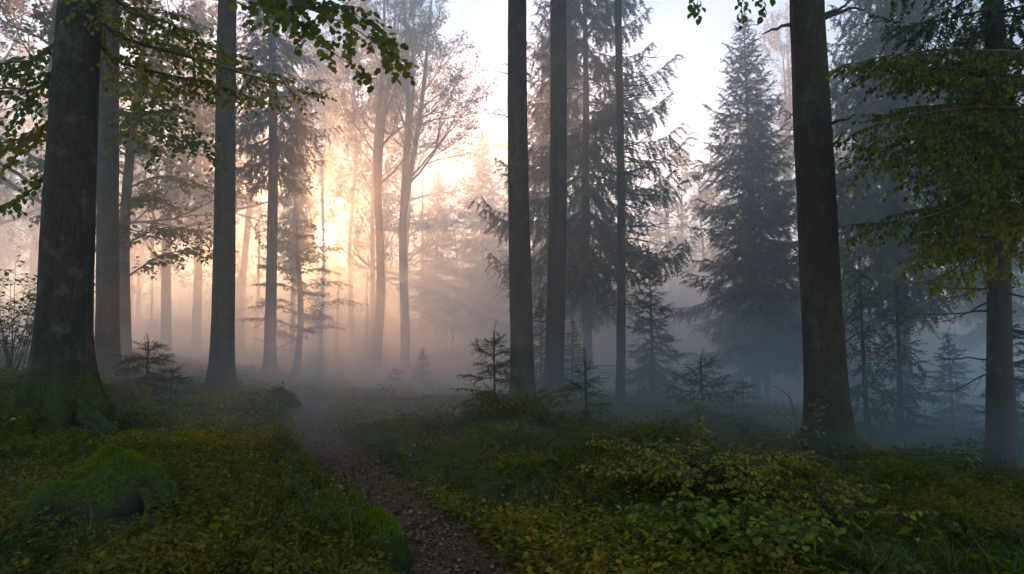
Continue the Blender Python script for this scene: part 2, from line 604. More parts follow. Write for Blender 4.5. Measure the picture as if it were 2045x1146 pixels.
# ------------------------------------------------------------------ trees
def trunk_mesh(H, r0, r1, lean, seed, flare=0.5, lobes=5, sides=26, bend=0.05, furrow=0.012, mb=None, r_top=0.05, zk=8.0):
    """trunk from 0.35 m below the base; r0 at ~1.2 m, r1 at zk, then tapering to r_top at H"""
    r = np.random.default_rng(seed)
    z = np.concatenate([np.array([-0.45, -0.2, -0.05, 0.05, 0.15, 0.27, 0.4, 0.56, 0.75, 1.0, 1.3, 1.7, 2.2]), np.linspace(2.8, H, max(6, int(H / 0.5)))])
    z = np.append(z[z < H - 0.05], H) if H < 6 else z
    ph = r.uniform(0, 6.28, 4)
    cx = lean[0] * z + bend * (np.sin(z * 0.45 + ph[0]) - math.sin(ph[0]))
    cyy = lean[1] * z + bend * (np.sin(z * 0.38 + ph[1]) - math.sin(ph[1]))
    rad = np.interp(z, [0, 1.2, zk, H], [r0 * 1.04, r0, r1, r_top])
    a = np.arange(sides) * 2 * math.pi / sides
    fl = flare * np.exp(-np.clip(z, 0, None) / 0.42) * (z < 3)
    lob = 0.5 + 0.5 * np.cos(lobes * a + ph[2] + 0.8 * np.sin(a + ph[3]))
    lob = lob ** 1.5
    rr = rad[:, None] * (1 + fl[:, None] * (0.45 + 1.15 * lob[None, :]))
    AA, ZZ2 = np.meshgrid(a, z)
    rr = rr * (1 + 0.05 * vnoise(AA * 1.3 + seed * 3.1, ZZ2 * 0.8 + seed)) + furrow * vnoise(AA * 6 + seed, ZZ2 * 1.6) + (0.7 * furrow * vnoise(AA * 17 + seed, ZZ2 * 1.3) if sides > 40 else 0)
    v = np.stack([cx[:, None] + rr * np.cos(AA), cyy[:, None] + rr * np.sin(AA), ZZ2], -1)
    k = len(z)
    i = np.arange(k - 1)[:, None] * sides
    j = np.arange(sides)[None, :]
    j2 = (j + 1) % sides
    q = np.stack([i + j, i + j2, i + sides + j2, i + sides + j], -1).reshape(-1, 4)
    mb = mb or MB()
    mb.add(v.reshape(-1, 3), None, q)

    def axis(zz):
        return np.array([np.interp(zz, z, cx), np.interp(zz, z, cyy), zz])

    def radius(zz):
        return float(np.interp(zz, z, rad))
    return mb, axis, radius


def spruce_crown(seed, H, zc, Rm, axis, whorl=0.4, per=6, hang=0.4, sprays=SPRAYS, tw=0.14, sl=0.36, sparse=1.0, power=0.85, droop=0.22, top_up=45, az_skip=None, ramp=0.5):
    """limbs (stems) and needles of a spruce"""
    r = np.random.default_rng(seed)
    limbs, ned = MB(), MB()
    pos, dirs, ups, scl = [], [], [], []
    z = zc
    while z < H - 0.12:
        t = (z - zc) / (H - zc)
        Lw = Rm * (1 - t) ** power * min(1.0, ramp + t * 3.0)
        n = max(3, int(round(per * (0.7 + 0.5 * (1 - t)))))
        a0 = r.uniform(0, 6.28)
        for k in range(n):
            if r.random() > sparse:
                continue
            az = a0 + k * 6.283 / n + r.uniform(-.3, .3)
            L = max(0.12, Lw * r.uniform(0.5, 1.18))
            el = R(-18 + (top_up + 18) * t ** 1.1 + r.uniform(-8, 8))
            rad = np.array([math.cos(az), math.sin(az), 0.0])
            p0 = axis(z + r.uniform(-.12, .12))
            s = np.linspace(0, 1, 7)
            dr = droop * (1 - 0.75 * t)
            pts = p0 + (s * L * math.cos(el))[:, None] * rad + (s * L * math.sin(el) - dr * L * np.sin(s * math.pi * 0.62) ** 1.5 * 1.0 + dr * 0.9 * L * s ** 3)[:, None] * np.array([0, 0, 1.0])
            pts += r.normal(0, 0.015 * L, (7, 3)) * s[:, None]
            rb = 0.006 + 0.010 * L
            tube(limbs, pts, np.linspace(rb, 0.003, 7), 3)
            side = np.array([-rad[1], rad[0], 0])
            ss = np.arange(0.14 + 0.1 * r.random(), 1.0, tw / L)
            for s1 in ss:
                q = np.array([np.interp(s1, s, pts[:, i]) for i in range(3)])
                tg = unit(pts[min(6, int(s1 * 6) + 1)] - pts[min(5, int(s1 * 6))])
                for sg in (-1, 1):
                    tl = min(0.75, 0.14 + 0.42 * L * (1.05 - s1)) * r.uniform(0.6, 1.15)
                    d = unit(tg * r.uniform(0.5, 0.9) + sg * side * r.uniform(0.55, 0.95) + np.array([0, 0, -hang * r.uniform(0.5, 1.3)]))
                    m = max(1, int(round(tl / (sl * 0.62))))
                    for e in range(m):
                        pos.append(q + d * tl * e / m + np.array([0, 0, -0.12 * hang * (tl * e / m)]))
                        dirs.append(d + r.normal(0, 0.28, 3) + np.array([0, 0, -0.35 * hang * e]))
                        scl.append(min(sl, tl + 0.08) * r.uniform(0.75, 1.2))
            pos.append(pts[-2]); dirs.append(pts[-1] - pts[-2]); scl.append(min(sl, L * 0.6))
        z += whorl * (0.55 + 0.6 * (1 - t)) * r.uniform(0.8, 1.2)
    # leader
    tip = axis(H)
    for k in range(5):
        pos.append(tip - np.array([0, 0, 0.15 * k])); dirs.append(np.array([r.normal(0, .25), r.normal(0, .25), 1.0])); scl.append(min(sl, 0.3))
    pos, dirs, scl = np.array(pos), np.array(dirs), np.array(scl)
    up = np.tile([0, 0, 1.0], (len(pos), 1)) + r.normal(0, 0.35, (len(pos), 3))
    which = r.integers(0, len(sprays), len(pos))
    for i, (pv, pf) in enumerate(sprays):
        k = which == i
        place(ned, pv, pf, pos[k], dirs[k], up[k], scl[k])
    return limbs, ned


def dead_limbs(mb, seed, axis, radius, z0, z1, n, L, azs=None, droop=-0.1, twigs=3):
    r = np.random.default_rng(seed)
    for i in range(n):
        z = r.uniform(z0, z1)
        az = r.uniform(0, 6.28) if azs is None else r.uniform(*azs)
        l = L * r.uniform(0.4, 1.1)
        d = np.array([math.cos(az), math.sin(az), droop + r.uniform(-.25, .3)])
        s = np.linspace(0, 1, 6)[:, None]
        p0 = axis(z) + np.array([math.cos(az), math.sin(az), 0]) * radius(z) * 0.7
        pts = p0 + s * l * d + np.cumsum(r.normal(0, 0.05 * l, (6, 3)), axis=0) * s
        tube(mb, pts, np.linspace(0.011 + 0.006 * l, 0.003, 6), 4)
        for k in range(twigs):
            s1 = r.uniform(0.3, 0.95)
            q = np.array([np.interp(s1, np.linspace(0, 1, 6), pts[:, c]) for c in range(3)])
            dd = unit(d + r.normal(0, 0.7, 3)) * l * 0.35 * r.uniform(.5, 1)
            tp = np.array([q, q + dd * .5 + r.normal(0, .02, 3), q + dd + r.normal(0, .04, 3)])
            tube(mb, tp, [0.006, 0.004, 0.002], 3)


def make_spruce(name, label, loc, seed, H, zc, Rm, r0, group='spruces standing in the fog', lean=(0, 0), dead=10, bark='bark_spruce', needles='needles', sides=14, **kw):
    t = thing(name, label, 'spruce', loc, group)
    tm, axis, rad = trunk_mesh(H, r0, r0 * 0.72, lean, seed, flare=0.35, sides=sides, bend=0.03, r_top=0.012, zk=H * 0.5)
    tm.obj('trunk', M[bark], t)
    limbs, ned = spruce_crown(seed, H, zc, Rm, axis, **kw)
    if dead:
        dead_limbs(limbs, seed + 5, axis, rad, min(0.8, zc * 0.4), zc + 0.15 * (H - zc), dead, Rm * 0.55)
    tag(limbs.obj('limbs', M['twig'], t), kind='stuff')
    c = ned.obj('crown', M[needles], t, smooth=False)
    return t


def dup(src, label, loc, rz=0.0, s=1.0, sz=None, group=None):
    o = src.copy()
    COL.objects.link(o)
    o.location = tuple(float(a) for a in loc)
    o.rotation_euler = (0, 0, rz)
    o.scale = (s, s, sz or s)
    o['label'] = label
    if group: o['group'] = group
    for ch in [c for c in src.children]:
        c = ch.copy()
        COL.objects.link(c)
        c.parent = o
        for gch in [d for d in ch.children]:
            d = gch.copy()
            COL.objects.link(d)
            d.parent = c
    return o


# --- broadleaf growth
def leaf_set():
    return dict(pos=[], d=[], up=[], s=[])


def grow(mb, leaves, r, p, d, L, rad, level, maxl, leaf, up=0.15, spread=0.75, kids=(4, 6), nleaf=9, wander=0.10, flat=0.0, sides=5):
    n = 6 if level < maxl else 4
    s = np.linspace(0, 1, n)
    pts = [np.array(p, float)]
    dd = unit(d)
    for i in range(1, n):
        dd = unit(dd + r.normal(0, wander, 3) + np.array([0, 0, up * (1.0 if level == 0 else 0.5)]) / n)
        pts.append(pts[-1] + dd * L / (n - 1))
    pts = np.array(pts)
    tube(mb, pts, np.linspace(rad, rad * (0.45 if level < maxl else 0.3), n), max(3, sides - level))
    if level == maxl:
        for k in range(nleaf):
            s1 = r.uniform(0.1, 1.05)
            q = np.array([np.interp(s1, s, pts[:, c]) for c in range(3)])
            ld = unit(unit(d) * 0.6 + r.normal(0, 0.75, 3) * np.array([1, 1, 0.5]) + np.array([0, 0, -0.25]))
            leaves['pos'].append(q + r.normal(0, leaf * 0.4, 3))
            leaves['d'].append(ld)
            leaves['up'].append(np.array([r.normal(0, .45), r.normal(0, .45), 1.0]))
            leaves['s'].append(leaf * r.uniform(0.65, 1.2))
        return
    kk = r.integers(kids[0], kids[1] + 1)
    for k in range(kk):
        s1 = r.uniform(0.25, 1.0) if level > 0 else r.uniform(0.3, 1.0)
        if k == kk - 1:
            s1 = 1.0
        q = np.array([np.interp(s1, s, pts[:, c]) for c in range(3)])
        tg = unit(pts[min(n - 1, int(s1 * (n - 1)) + 1)] - pts[min(n - 2, int(s1 * (n - 1)))])
        perp = unit(np.cross(tg, r.normal(0, 1, 3)))
        perp[2] *= (1 - flat)
        nd = unit(tg + perp * spread * r.uniform(0.6, 1.3) * (0.4 if k == kk - 1 else 1))
        grow(mb, leaves, r, q, nd, L * r.uniform(0.45, 0.68), rad * 0.45 * (1.2 if k == kk - 1 else 1), level + 1, maxl, leaf, up, spread, kids, nleaf, wander, flat, sides)


def leaves_mesh(lv, proto=(LEAF2_V, LEAF2_F), keep=None):
    mb = MB()
    pos = np.array(lv['pos']); d = np.array(lv['d']); up = np.array(lv['up']); s = np.array(lv['s'])
    if keep is not None:
        pos, d, up, s = pos[keep], d[keep], up[keep], s[keep]
    place(mb, proto[0], proto[1], pos, d, up, s)
    return mb


def leafy_limb(stems, lv, seed, pts, r0, side_len=0.9, spacing=0.16, leaf=0.09, droop=0.15, density=1.0, sub=True, up=(0, 0, 1.0), start=0.15):
    """limb along control points with flat alternate leafy side shoots"""
    r = np.random.default_rng(seed)
    pts = np.asarray(pts, float)
    # resample smooth
    k = len(pts)
    tt = np.linspace(0, k - 1, 4 * k)
    sm = np.stack([np.interp(tt, np.arange(k), pts[:, c]) for c in range(3)], -1)
    for _ in range(3):
        sm[1:-1] = (sm[:-2] + 2 * sm[1:-1] + sm[2:]) / 4
    seg = np.linalg.norm(np.diff(sm, axis=0), axis=1)
    cum = np.concatenate([[0], np.cumsum(seg)])
    L = cum[-1]
    sm += np.cumsum(r.normal(0, 0.006, sm.shape), axis=0)
    tube(stems, sm, np.interp(cum, [0, L], [r0, 0.003]), 6)

    def shoot(q, d, l, lvl):
        n = 5
        s = np.linspace(0, 1, n)
        pp = [q]
        dd = unit(d)
        for i in range(1, n):
            dd = unit(dd + r.normal(0, 0.10, 3) + np.array([0, 0, -droop]) / n)
            pp.append(pp[-1] + dd * l / (n - 1))
        pp = np.array(pp)
        tube(stems, pp, np.linspace(0.0035 + 0.004 * l, 0.0015, n), 3)
        m = max(2, int(l / (leaf * 0.62) * density))
        sd_ = unit(np.cross(dd, up))
        for k2 in range(m):
            s1 = (k2 + 0.7) / m
            qq = np.array([np.interp(s1, s, pp[:, c]) for c in range(3)])
            sg = 1 if k2 % 2 else -1
            ld = unit(dd * 0.55 + sg * sd_ * r.uniform(0.5, 1.0) + np.array([0, 0, -droop * 1.2]) + r.normal(0, .22, 3))
            lv['pos'].append(qq); lv['d'].append(ld)
            lv['up'].append(np.array(up) + r.normal(0, 0.38, 3)); lv['s'].append(leaf * r.uniform(0.6, 1.2))
            if sub and lvl == 0 and k2 % 3 == 0 and l * (1 - s1) > 0.22:
                shoot(qq, unit(dd * 0.8 + sg * sd_ * 0.7), l * (1 - s1) * 0.65, 1)
    x = L * start
    i = 0
    while x < L:
        q = np.array([np.interp(x, cum, sm[:, c]) for c in range(3)])
        tg = unit(np.array([np.interp(min(L, x + .1), cum, sm[:, c]) for c in range(3)]) - np.array([np.interp(max(0, x - .1), cum, sm[:, c]) for c in range(3)]))
        sd_ = unit(np.cross(tg, up))
        sg = 1 if i % 2 else -1
        l = side_len * (0.35 + 0.65 * math.sin(math.pi * min(1, 0.18 + 0.8 * x / L))) * r.uniform(0.6, 1.15)
        shoot(q, unit(tg * 0.75 + sg * sd_ * r.uniform(0.5, 0.9) + np.array([0, 0, r.uniform(-.25, .15)])), l, 0)
        x += spacing * r.uniform(0.7, 1.3)
        i += 1
    shoot(sm[-1], unit(sm[-1] - sm[-3]), side_len * 0.5, 0)


LEAFMESH = {}


def leaf_objects(lv, mat, parent, proto, tagname, limit=300):
    """the largest `limit` leaves as objects, the rest as one part"""
    pos = np.array(lv['pos']); d = unit(np.array(lv['d'])); up = np.array(lv['up']); s = np.array(lv['s'])
    N = len(pos)
    key = (tagname, mat)
    if key not in LEAFMESH:
        ms = []
        for k in range(5):
            mb = MB()
            vv_ = proto[0].copy()
            vv_[:, 2] += 0.10 * (k - 2) * vv_[:, 1] ** 2
            vv_[:, 0] *= 0.85 + 0.08 * k
            mb.add(vv_, proto[1])
            ms.append(mb.mesh('leaf', M[mat], smooth=True))
        LEAFMESH[key] = ms
    ms = LEAFMESH[key]
    idx = np.arange(N)
    RNG.shuffle(idx)
    for i in idx[:limit]:
        y = d[i]; x = unit(np.cross(y, up[i])); z = np.cross(x, y)
        o = link('leaf', ms[int(i) % 5], parent, pos[i])
        from mathutils import Matrix
        mt = Matrix(((x[0], y[0], z[0]), (x[1], y[1], z[1]), (x[2], y[2], z[2])))
        o.rotation_euler = mt.to_euler()
        o.scale = (s[i],) * 3
    if N > limit:
        o = leaves_mesh(lv, proto, idx[limit:]).obj('foliage', M[mat], parent)
        tag(o, kind='stuff')


GB = 'tall bare trunks rising out of the frame'


def tall_tree(name, label, cat, u0, v0, Y, wmid, u_top, wtop, seed, bark, H=17.0, flare=0.5, lobes=5, sides=28, crown=None, furrow=0.014, group=GB, bend=0.03):
    b = base(u0, v0, Y)
    top = P(u_top, 0, Y)
    lean = ((top[0] - b[0]) / (top[2] - b[2]), RNG.uniform(-.004, .004))
    t = thing(name, label, cat, b, group)
    r0, r1 = wmid / 2 / F * Y, wtop / 2 / F * Y
    tm, axis, rad = trunk_mesh(H, r0, r1, lean, seed, flare=flare, lobes=lobes, sides=sides, bend=bend, furrow=furrow, r_top=r1 * 0.45, zk=top[2] - b[2])
    tm.obj('trunk', M[bark], t)
    r = np.random.default_rng(seed + 77)
    ztop = top[2] - b[2]
    if crown == 'beech':
        limbs, lv = MB(), leaf_set()
        for k in range(4):
            z = r.uniform(max(12.0, ztop + 2), H - 0.5)
            az = r.uniform(0, 6.28)
            grow(limbs, lv, r, axis(z), np.array([math.cos(az), math.sin(az), r.uniform(.3, .9)]), r.uniform(2.0, 3.4), rad(z) * 0.5, 1, 3, 0.22, spread=0.8, kids=(4, 5), nleaf=9)
        tag(limbs.obj('limbs', M['twig'], t), kind='stuff')
        leaves_mesh(lv).obj('crown', M['leaf_olive'], t)
    elif crown == 'spruce':
        limbs, ned = spruce_crown(seed, H + 3, max(15.0, ztop + 1.5), 2.0, axis, sprays=SPRAYS_LOW, sl=0.5, tw=0.24, whorl=0.6)
        tag(limbs.obj('limbs', M['twig'], t), kind='stuff')
        ned.obj('crown', M['needles'], t, smooth=False)
    return t, b, axis, rad


# big trunks, near to far
T1, b1, ax1, rd1 = tall_tree('beech_tree', 'thickest dark trunk at left with flared mossy roots', 'beech', 120, 862, 9.0, 97, 160, 79, 1, 'bark_mossy', flare=0.55, lobes=6, sides=110, crown='beech', furrow=0.02, bend=0.05)
T2, b2, ax2, rd2 = tall_tree('beech_tree', 'grey trunk close behind the thickest mossy rooted trunk', 'beech', 213, 772, 15.0, 42, 228, 38, 2, 'bark_beech', flare=0.45, crown='beech')
T3, b3, ax3, rd3 = tall_tree('beech_tree', 'straight grey trunk left of the sun, dark leafy boughs crossing it', 'beech', 440, 792, 15.0, 44, 460, 36, 3, 'bark_beech', flare=0.4, crown='beech')
T8, b8, ax8, rd8 = tall_tree('spruce_tree', 'thicker left one of the two dark trunks in the middle, behind the green sapling', 'spruce', 1045, 838, 13.0, 46, 1037, 38, 8, 'bark_spruce', flare=0.42, crown='spruce')
T9, b9, ax9, rd9 = tall_tree('spruce_tree', 'thinner right one of the two dark trunks in the middle', 'spruce', 1106, 818, 15.5, 37, 1113, 33, 9, 'bark_spruce', flare=0.4, crown='spruce')
T10, b10, ax10, rd10 = tall_tree('spruce_tree', 'slender straight trunk with bare twigs, right of the two dark middle trunks', 'spruce', 1239, 808, 17.0, 18, 1236, 14, 10, 'bark_spruce', flare=0.2, crown='spruce', sides=16)
T11, b11, ax11, rd11 = tall_tree('beech_tree', 'thick brown trunk at right with short bare stub branches', 'beech', 1655, 922, 9.5, 78, 1621, 68, 12, 'bark_brown', flare=0.32, sides=44, crown='beech', furrow=0.016)
T12, b12, ax12, rd12 = tall_tree('spruce_tree', 'dark trunk near the right edge behind green boughs', 'spruce', 1998, 962, 10.5, 44, 1972, 34, 14, 'bark_spruce', flare=0.42, crown=None)

# roots of the mossy beech
rt_seed = np.random.default_rng(3)
for (du, dv, L) in [(205, 898, 1), (275, 908, 1), (30, 872, 1), (335, 893, 1)]:
    mb = MB()
    e = base(du, dv, 8.55)
    s = np.linspace(0, 1, 12)
    st = np.array([b1[0] + 0.26 * np.sign(e[0] - b1[0]), b1[1] - 0.12, 0])
    xs = st[0] + (e[0] - st[0]) * s + 0.06 * np.sin(s * 7 + L)
    ys = st[1] + (e[1] - st[1]) * s + 0.05 * np.sin(s * 5 + du)
    zs = ground_h(xs, ys) + 0.20 * np.exp(-s * 6) + 0.06 - 0.11 * s ** 3
    pts = np.stack([xs, ys, zs], -1) - b1
    tube(mb, pts, 0.075 * (1 - s) ** 0.7 + 0.022 + 0.010 * np.sin(s * 13 + du), 12)
    mb.obj('root', M['bark_root'], T1)

# stub branches on the brown trunk (short bare ones seen against the sky)
for (u, v, pts) in [(1585, 50, [(1602, 44), (1560, 52), (1535, 62), (1522, 70)]), (1658, 25, [(1640, 34), (1672, 20), (1692, 6), (1712, -8)]),
                    (1660, 250, [(1640, 256), (1676, 240), (1696, 236), (1708, 228)]), (1663, 300, [(1640, 310), (1674, 280), (1683, 262)]), (1662, 28, [(1640, 40), (1700, 16), (1730, 18)])]:
    mb = MB()
    pp = np.array([P(a, b, 9.45) for a, b in pts]) - b11
    tt = np.linspace(0, len(pp) - 1, 10)
    pp = np.stack([np.interp(tt, np.arange(len(pp)), pp[:, c]) for c in range(3)], -1)
    pp += np.random.default_rng(v).normal(0, 0.008, pp.shape)
    tube(mb, pp, np.linspace(0.032, 0.006, 10), 6)
    mb.obj('branch_stub', M['twig'], T11)

# bare twigs of the slender trunk
mb = MB()
dead_limbs(mb, 44, ax10, rd10, 3.0, 9.0, 34, 1.3, azs=(-1.1, 1.1), twigs=6)
dead_limbs(mb, 45, ax10, rd10, 1.5, 9.0, 12, 0.8, twigs=3)
tag(mb.obj('bare_twigs', M['twig'], T10), kind='stuff')

for (T_, ax_, rd_, sd0, z1_) in ((T8, ax8, rd8, 91, 8.5), (T9, ax9, rd9, 92, 9.5), (T3, ax3, rd3, 93, 9.0), (T2, ax2, rd2, 94, 9.0)):
    mb = MB()
    dead_limbs(mb, sd0, ax_, rd_, 2.0, z1_, 11, 0.42, twigs=1)
    tag(mb.obj('dead_stubs', M['twig'], T_), kind='stuff')

# twigs of the right edge trunk + needles
limbs, ned = spruce_crown(71, 15.0, 4.2, 2.3, ax12, whorl=0.6, per=6, hang=0.8, tw=0.2)
dead_limbs(limbs, 46, ax12, rd12, 1.5, 5.5, 22, 1.2, twigs=4)
tag(limbs.obj('limbs', M['twig'], T12), kind='stuff')
ned.obj('crown', M['needles'], T12, smooth=False)

# --- spruces
def spr(u, v, Y): return base(u, v, Y)


S4 = make_spruce('spruce_tree', 'spruce with thin straight trunk and drooping boughs just left of the sun', spr(538, 770, 26), 21, 22.0, 7.8, 3.1, 0.22, lean=(-0.025, 0), hang=0.6, whorl=0.55, per=6, tw=0.19, sl=0.42)
SC = make_spruce('spruce_tree', 'big ragged spruce with hanging boughs behind the two dark middle trunks', spr(1176, 780, 25), 22, 21.0, 4.4, 4.5, 0.17, hang=1.0, whorl=0.56, per=6, tw=0.17, sl=0.45, droop=0.4, power=0.5, dead=22, sparse=0.8)
SR = make_spruce('spruce_tree', 'tall cone shaped spruce left of the thick brown trunk', spr(1512, 822, 25), 23, 14.9, 2.7, 3.5, 0.15, hang=0.35, whorl=0.46, per=7, tw=0.18, sl=0.38, droop=0.16, power=0.8, dead=26, ramp=0.8)
SS = make_spruce('spruce_tree', 'small cone shaped spruce standing clear between the slender trunk and the tall spruce', spr(1305, 805, 20), 24, 4.25, 0.35, 1.05, 0.05, hang=0.25, whorl=0.26, per=6, tw=0.13, sl=0.26, droop=0.1, dead=0, ramp=0.9, sides=8)
SB = make_spruce('spruce_tree', 'broad bluish spruce behind the green boughs at upper right', spr(1812, 800, 20), 25, 17.0, 4.0, 3.6, 0.2, hang=0.8, whorl=0.55, per=7, tw=0.19, sl=0.42, droop=0.3, power=0.5, dead=14)
ST = make_spruce('spruce_tree', 'narrow young spruce with thin dark stem right of the thick brown trunk', spr(1735, 890, 14), 26, 3.9, 0.5, 0.95, 0.05, hang=0.4, whorl=0.36, per=5, tw=0.15, sl=0.26, droop=0.2, sparse=0.75, dead=8, sides=8)
dup(ST, 'low spreading young spruce right of the narrow one, lost in blue fog', spr(1800, 862, 15), 2.2, 1.25, 0.9)
dup(SS, 'slim spruce top rising out of the fog just right of the thick brown trunk', spr(1694, 780, 24), 1.0, 1.15, 2.1)
dup(SS, 'small dim spruce between the narrow young one and the right edge trunk', spr(1905, 850, 17), 4.0, 0.75, 0.6)
dup(SS, 'small spruce in the gloom at the far right edge', spr(2030, 870, 13), 3.0, 0.7, 0.62)
dup(SR, 'second spruce stem close beside the tall cone shaped one', spr(1534, 824, 25.5), 2.0, 0.62, 0.8)
dup(SR, 'pale cone shaped spruce in the bright gap left of the middle trunks', spr(962, 742, 54), 0.7, 1.2, 1.22)
dup(SR, 'faint shorter spruce beside the pale one in the bright gap', spr(872, 742, 56), 2.7, 1.0, 1.0)
dup(S4, 'hazy spruce glowing directly beside the sun', spr(581, 755, 38), 1.7, 0.62, 0.72)
dup(SS, 'dim little spruce half hidden between the two dark middle trunks', spr(1080, 800, 18), 1.2, 0.6, 0.62)
dup(SS, 'blurred little spruce right beside the thinner middle trunk', spr(1142, 800, 19), 2.6, 0.7, 0.5)
dup(SS, 'barely visible little spruce in thick fog left of the green sapling', spr(845, 775, 27), 5.1, 0.6, 0.42)
dup(SC, 'vague spruce far behind the ragged big one', spr(1120, 770, 36), 2.0, 1.1, 0.95)
dup(S4, 'faint tall spruce beyond the left leafy boughs', spr(390, 745, 40), 0.3, 1.15, 1.0)
dup(SB, 'dim tall spruce at the right beyond the broad bluish one', spr(1990, 800, 27), 1.3, 1.0, 1.0)
dup(S4, 'pale bare stemmed spruce behind the narrow young one', spr(1785, 800, 30), 3.3, 0.9, 0.9)


# --- broadleaf trees in the haze
def make_beech(label, loc, seed, stems, maxl, leaf, leafmat, group='broadleaf trees fading into the fog', nleaf=9, bark='bark_beech', kids=(4, 6), spread=0.6, up=0.5, name='beech_tree', cat='beech'):
    t = thing(name, label, cat, loc, group)
    r = np.random.default_rng(seed)
    tk, lb, lv = MB(), MB(), leaf_set()
    for (dx, dy, H, r0, lean, fork, nb, bl) in stems:
        mbx, axis, rad = trunk_mesh(H, r0, r0 * 0.7, lean, seed, flare=0.3, sides=14, bend=0.12, r_top=0.02, zk=H * 0.55)
        v, tt_, qq = mbx.arrays()
        fz, fl_ = (fork * 0.8, dx)
        tk.add(v + np.stack([fl_ * np.clip(v[:, 2] - fz, 0, None) ** 1.15, dy * np.clip(v[:, 2] - fz, 0, None), np.zeros(len(v))], -1), None, qq)
        axis0 = axis
        axis = lambda zz, a0=axis0, f1=fl_, f2=dy, f3=fz: a0(zz) + np.array([f1 * max(0, zz - f3) ** 1.15, f2 * max(0, zz - f3), 0])
        for k in range(nb):
            z = fork + (H - fork) * (k + r.random()) / nb
            az = k * 2.4 + r.uniform(-.5, .5)
            f_ = (z - fork) / (H - fork)
            grow(lb, lv, r, axis(z), np.array([math.cos(az), math.sin(az), r.uniform(.5, 1.1) * (up + f_)]), bl * (1.1 - 0.65 * f_) * r.uniform(.8, 1.15), max(0.015, rad(z) * 0.45), 1, maxl, leaf, up=0.3 * up, spread=spread, kids=kids, nleaf=nleaf, sides=5)
    tk.obj('trunk', M[bark], t)
    tag(lb.obj('limbs', M['twig'], t), kind='stuff')
    leaves_mesh(lv).obj('crown', M[leafmat], t)
    return t


# pair of tall beeches beside the sun, each forking into several upright stems
B6 = make_beech('tall forked beech just right of the sun, golden in the fog', base(750, 752, 36), 31,
                [(0, 0, 23, 0.25, (-0.004, 0), 11, 13, 3.4), (0.035, 0.01, 22, 0.2, (-0.004, 0), 10, 11, 3.0)], 4, 0.15, 'leaf_far', nleaf=4, up=1.0, spread=0.5, kids=(4, 5))
B7 = make_beech('tall forked beech right of the golden one, spreading against bright sky', base(808, 748, 37), 32,
                [(-0.005, 0, 23, 0.26, (0.0, 0), 10, 10, 3.2), (0.075, 0, 24, 0.2, (0.0, 0), 10, 13, 3.2), (0.03, -0.02, 23, 0.15, (0.0, 0), 12, 7, 2.6)], 4, 0.15, 'leaf_far', nleaf=4, up=1.0, spread=0.5, kids=(4, 5))
bl_loc = base(250, 725, 19)
BL = thing('beech_tree', 'small leafy beech with layered boughs between the two grey left trunks', 'beech', bl_loc, 'broadleaf trees fading into the fog')
tmb, axb, rdb = trunk_mesh(11.0, 0.16, 0.10, (-0.005, 0), 33, flare=0.3, sides=14, bend=0.12, r_top=0.02)
tmb.obj('trunk', M['bark_beech'], BL)
stems, lv = MB(), leaf_set()
rbl = np.random.default_rng(33)
for k in range(26):
    z = 2.2 + 8.4 * k / 26
    az = k * 2.4 + rbl.uniform(-.4, .4)
    Lb = 2.7 * (1.1 - 0.55 * k / 26) * rbl.uniform(.7, 1.1)
    d = np.array([math.cos(az), math.sin(az), 0])
    c0 = axb(z)
    leafy_limb(stems, lv, 900 + k, [c0, c0 + d * Lb * .35 + [0, 0, .25 * Lb], c0 + d * Lb * .7 + [0, 0, .32 * Lb], c0 + d * Lb + [0, 0, .25 * Lb]], 0.03, side_len=0.95, spacing=0.15, leaf=0.16, droop=0.3, density=1.25, up=(0, -0.45, 0.9))
tag(stems.obj('limbs', M['twig'], BL), kind='stuff')
leaves_mesh(lv).obj('crown', M['leaf_olive'], BL)
BA = make_beech('hazy beech at the far left edge behind the mossy rooted trunk', base(70, 730, 23), 34,
                [(0, 0, 17, 0.2, (0.0, 0), 4.0, 24, 3.4)], 3, 0.19, 'leaf_far', nleaf=14, up=0.4, spread=0.7)
BH = make_beech('high crowned beech above the sun with a bare thin stem', base(700, 750, 50), 36,
                [(0, 0, 25, 0.17, (0.0, 0), 13.5, 26, 3.6)], 3, 0.24, 'leaf_far', nleaf=13, up=0.5, spread=0.7)
dup(BH, 'high crowned beech above and left of the sun, thin stem', base(636, 750, 60), 2.0, 0.95, 1.0)
dup(BA, 'misty beech crown above the small leafy one', base(330, 735, 32), 1.9, 1.15)
dup(BA, 'pale beech at the left edge deep in the fog', base(-60, 730, 30), 3.9, 1.1)
dup(B7, 'pinkish birch like beech behind the thick brown trunk', base(1590, 770, 45), 1.0, 1.0)
dup(BL, 'low hazy beech under the sun', base(590, 765, 30), 2.4, 0.95, 0.62)
dup(BA, 'ghostly beech in the bright right hand gap', base(1370, 760, 55), 5.2, 0.95)
dup(BA, 'warm hazy beech crown directly above the sun', base(742, 750, 47), 0.9, 0.95, 1.25)
dup(BA, 'glowing beech crown up between the sun and the golden forked beech', base(812, 750, 52), 2.9, 1.0, 1.4)
dup(BA, 'glowing beech crown up left of the sun', base(588, 750, 54), 4.4, 1.0, 1.4)
dup(B6, 'faint beech behind the straight grey trunk', base(480, 750, 46), 2.2, 1.0, 0.95)
dup(B7, 'washed out beech right of the thick brown trunk', base(1700, 770, 50), 4.2, 0.9, 0.9)


# --- near leafy boughs
def bough(parent, b, seed, pts, r0, mat, proto, tagname, name='bough', limit=300, **kw):
    stems, lv = MB(), leaf_set()
    leafy_limb(stems, lv, seed, np.array(pts) - b, r0, **kw)
    o = stems.obj(name, M['twig'], parent)
    if limit:
        leaf_objects(lv, mat, o, proto, tagname, limit)
    else:
        k = leaves_mesh(lv, proto).obj('foliage', M[mat], o)
        tag(k, kind='stuff')
    return o


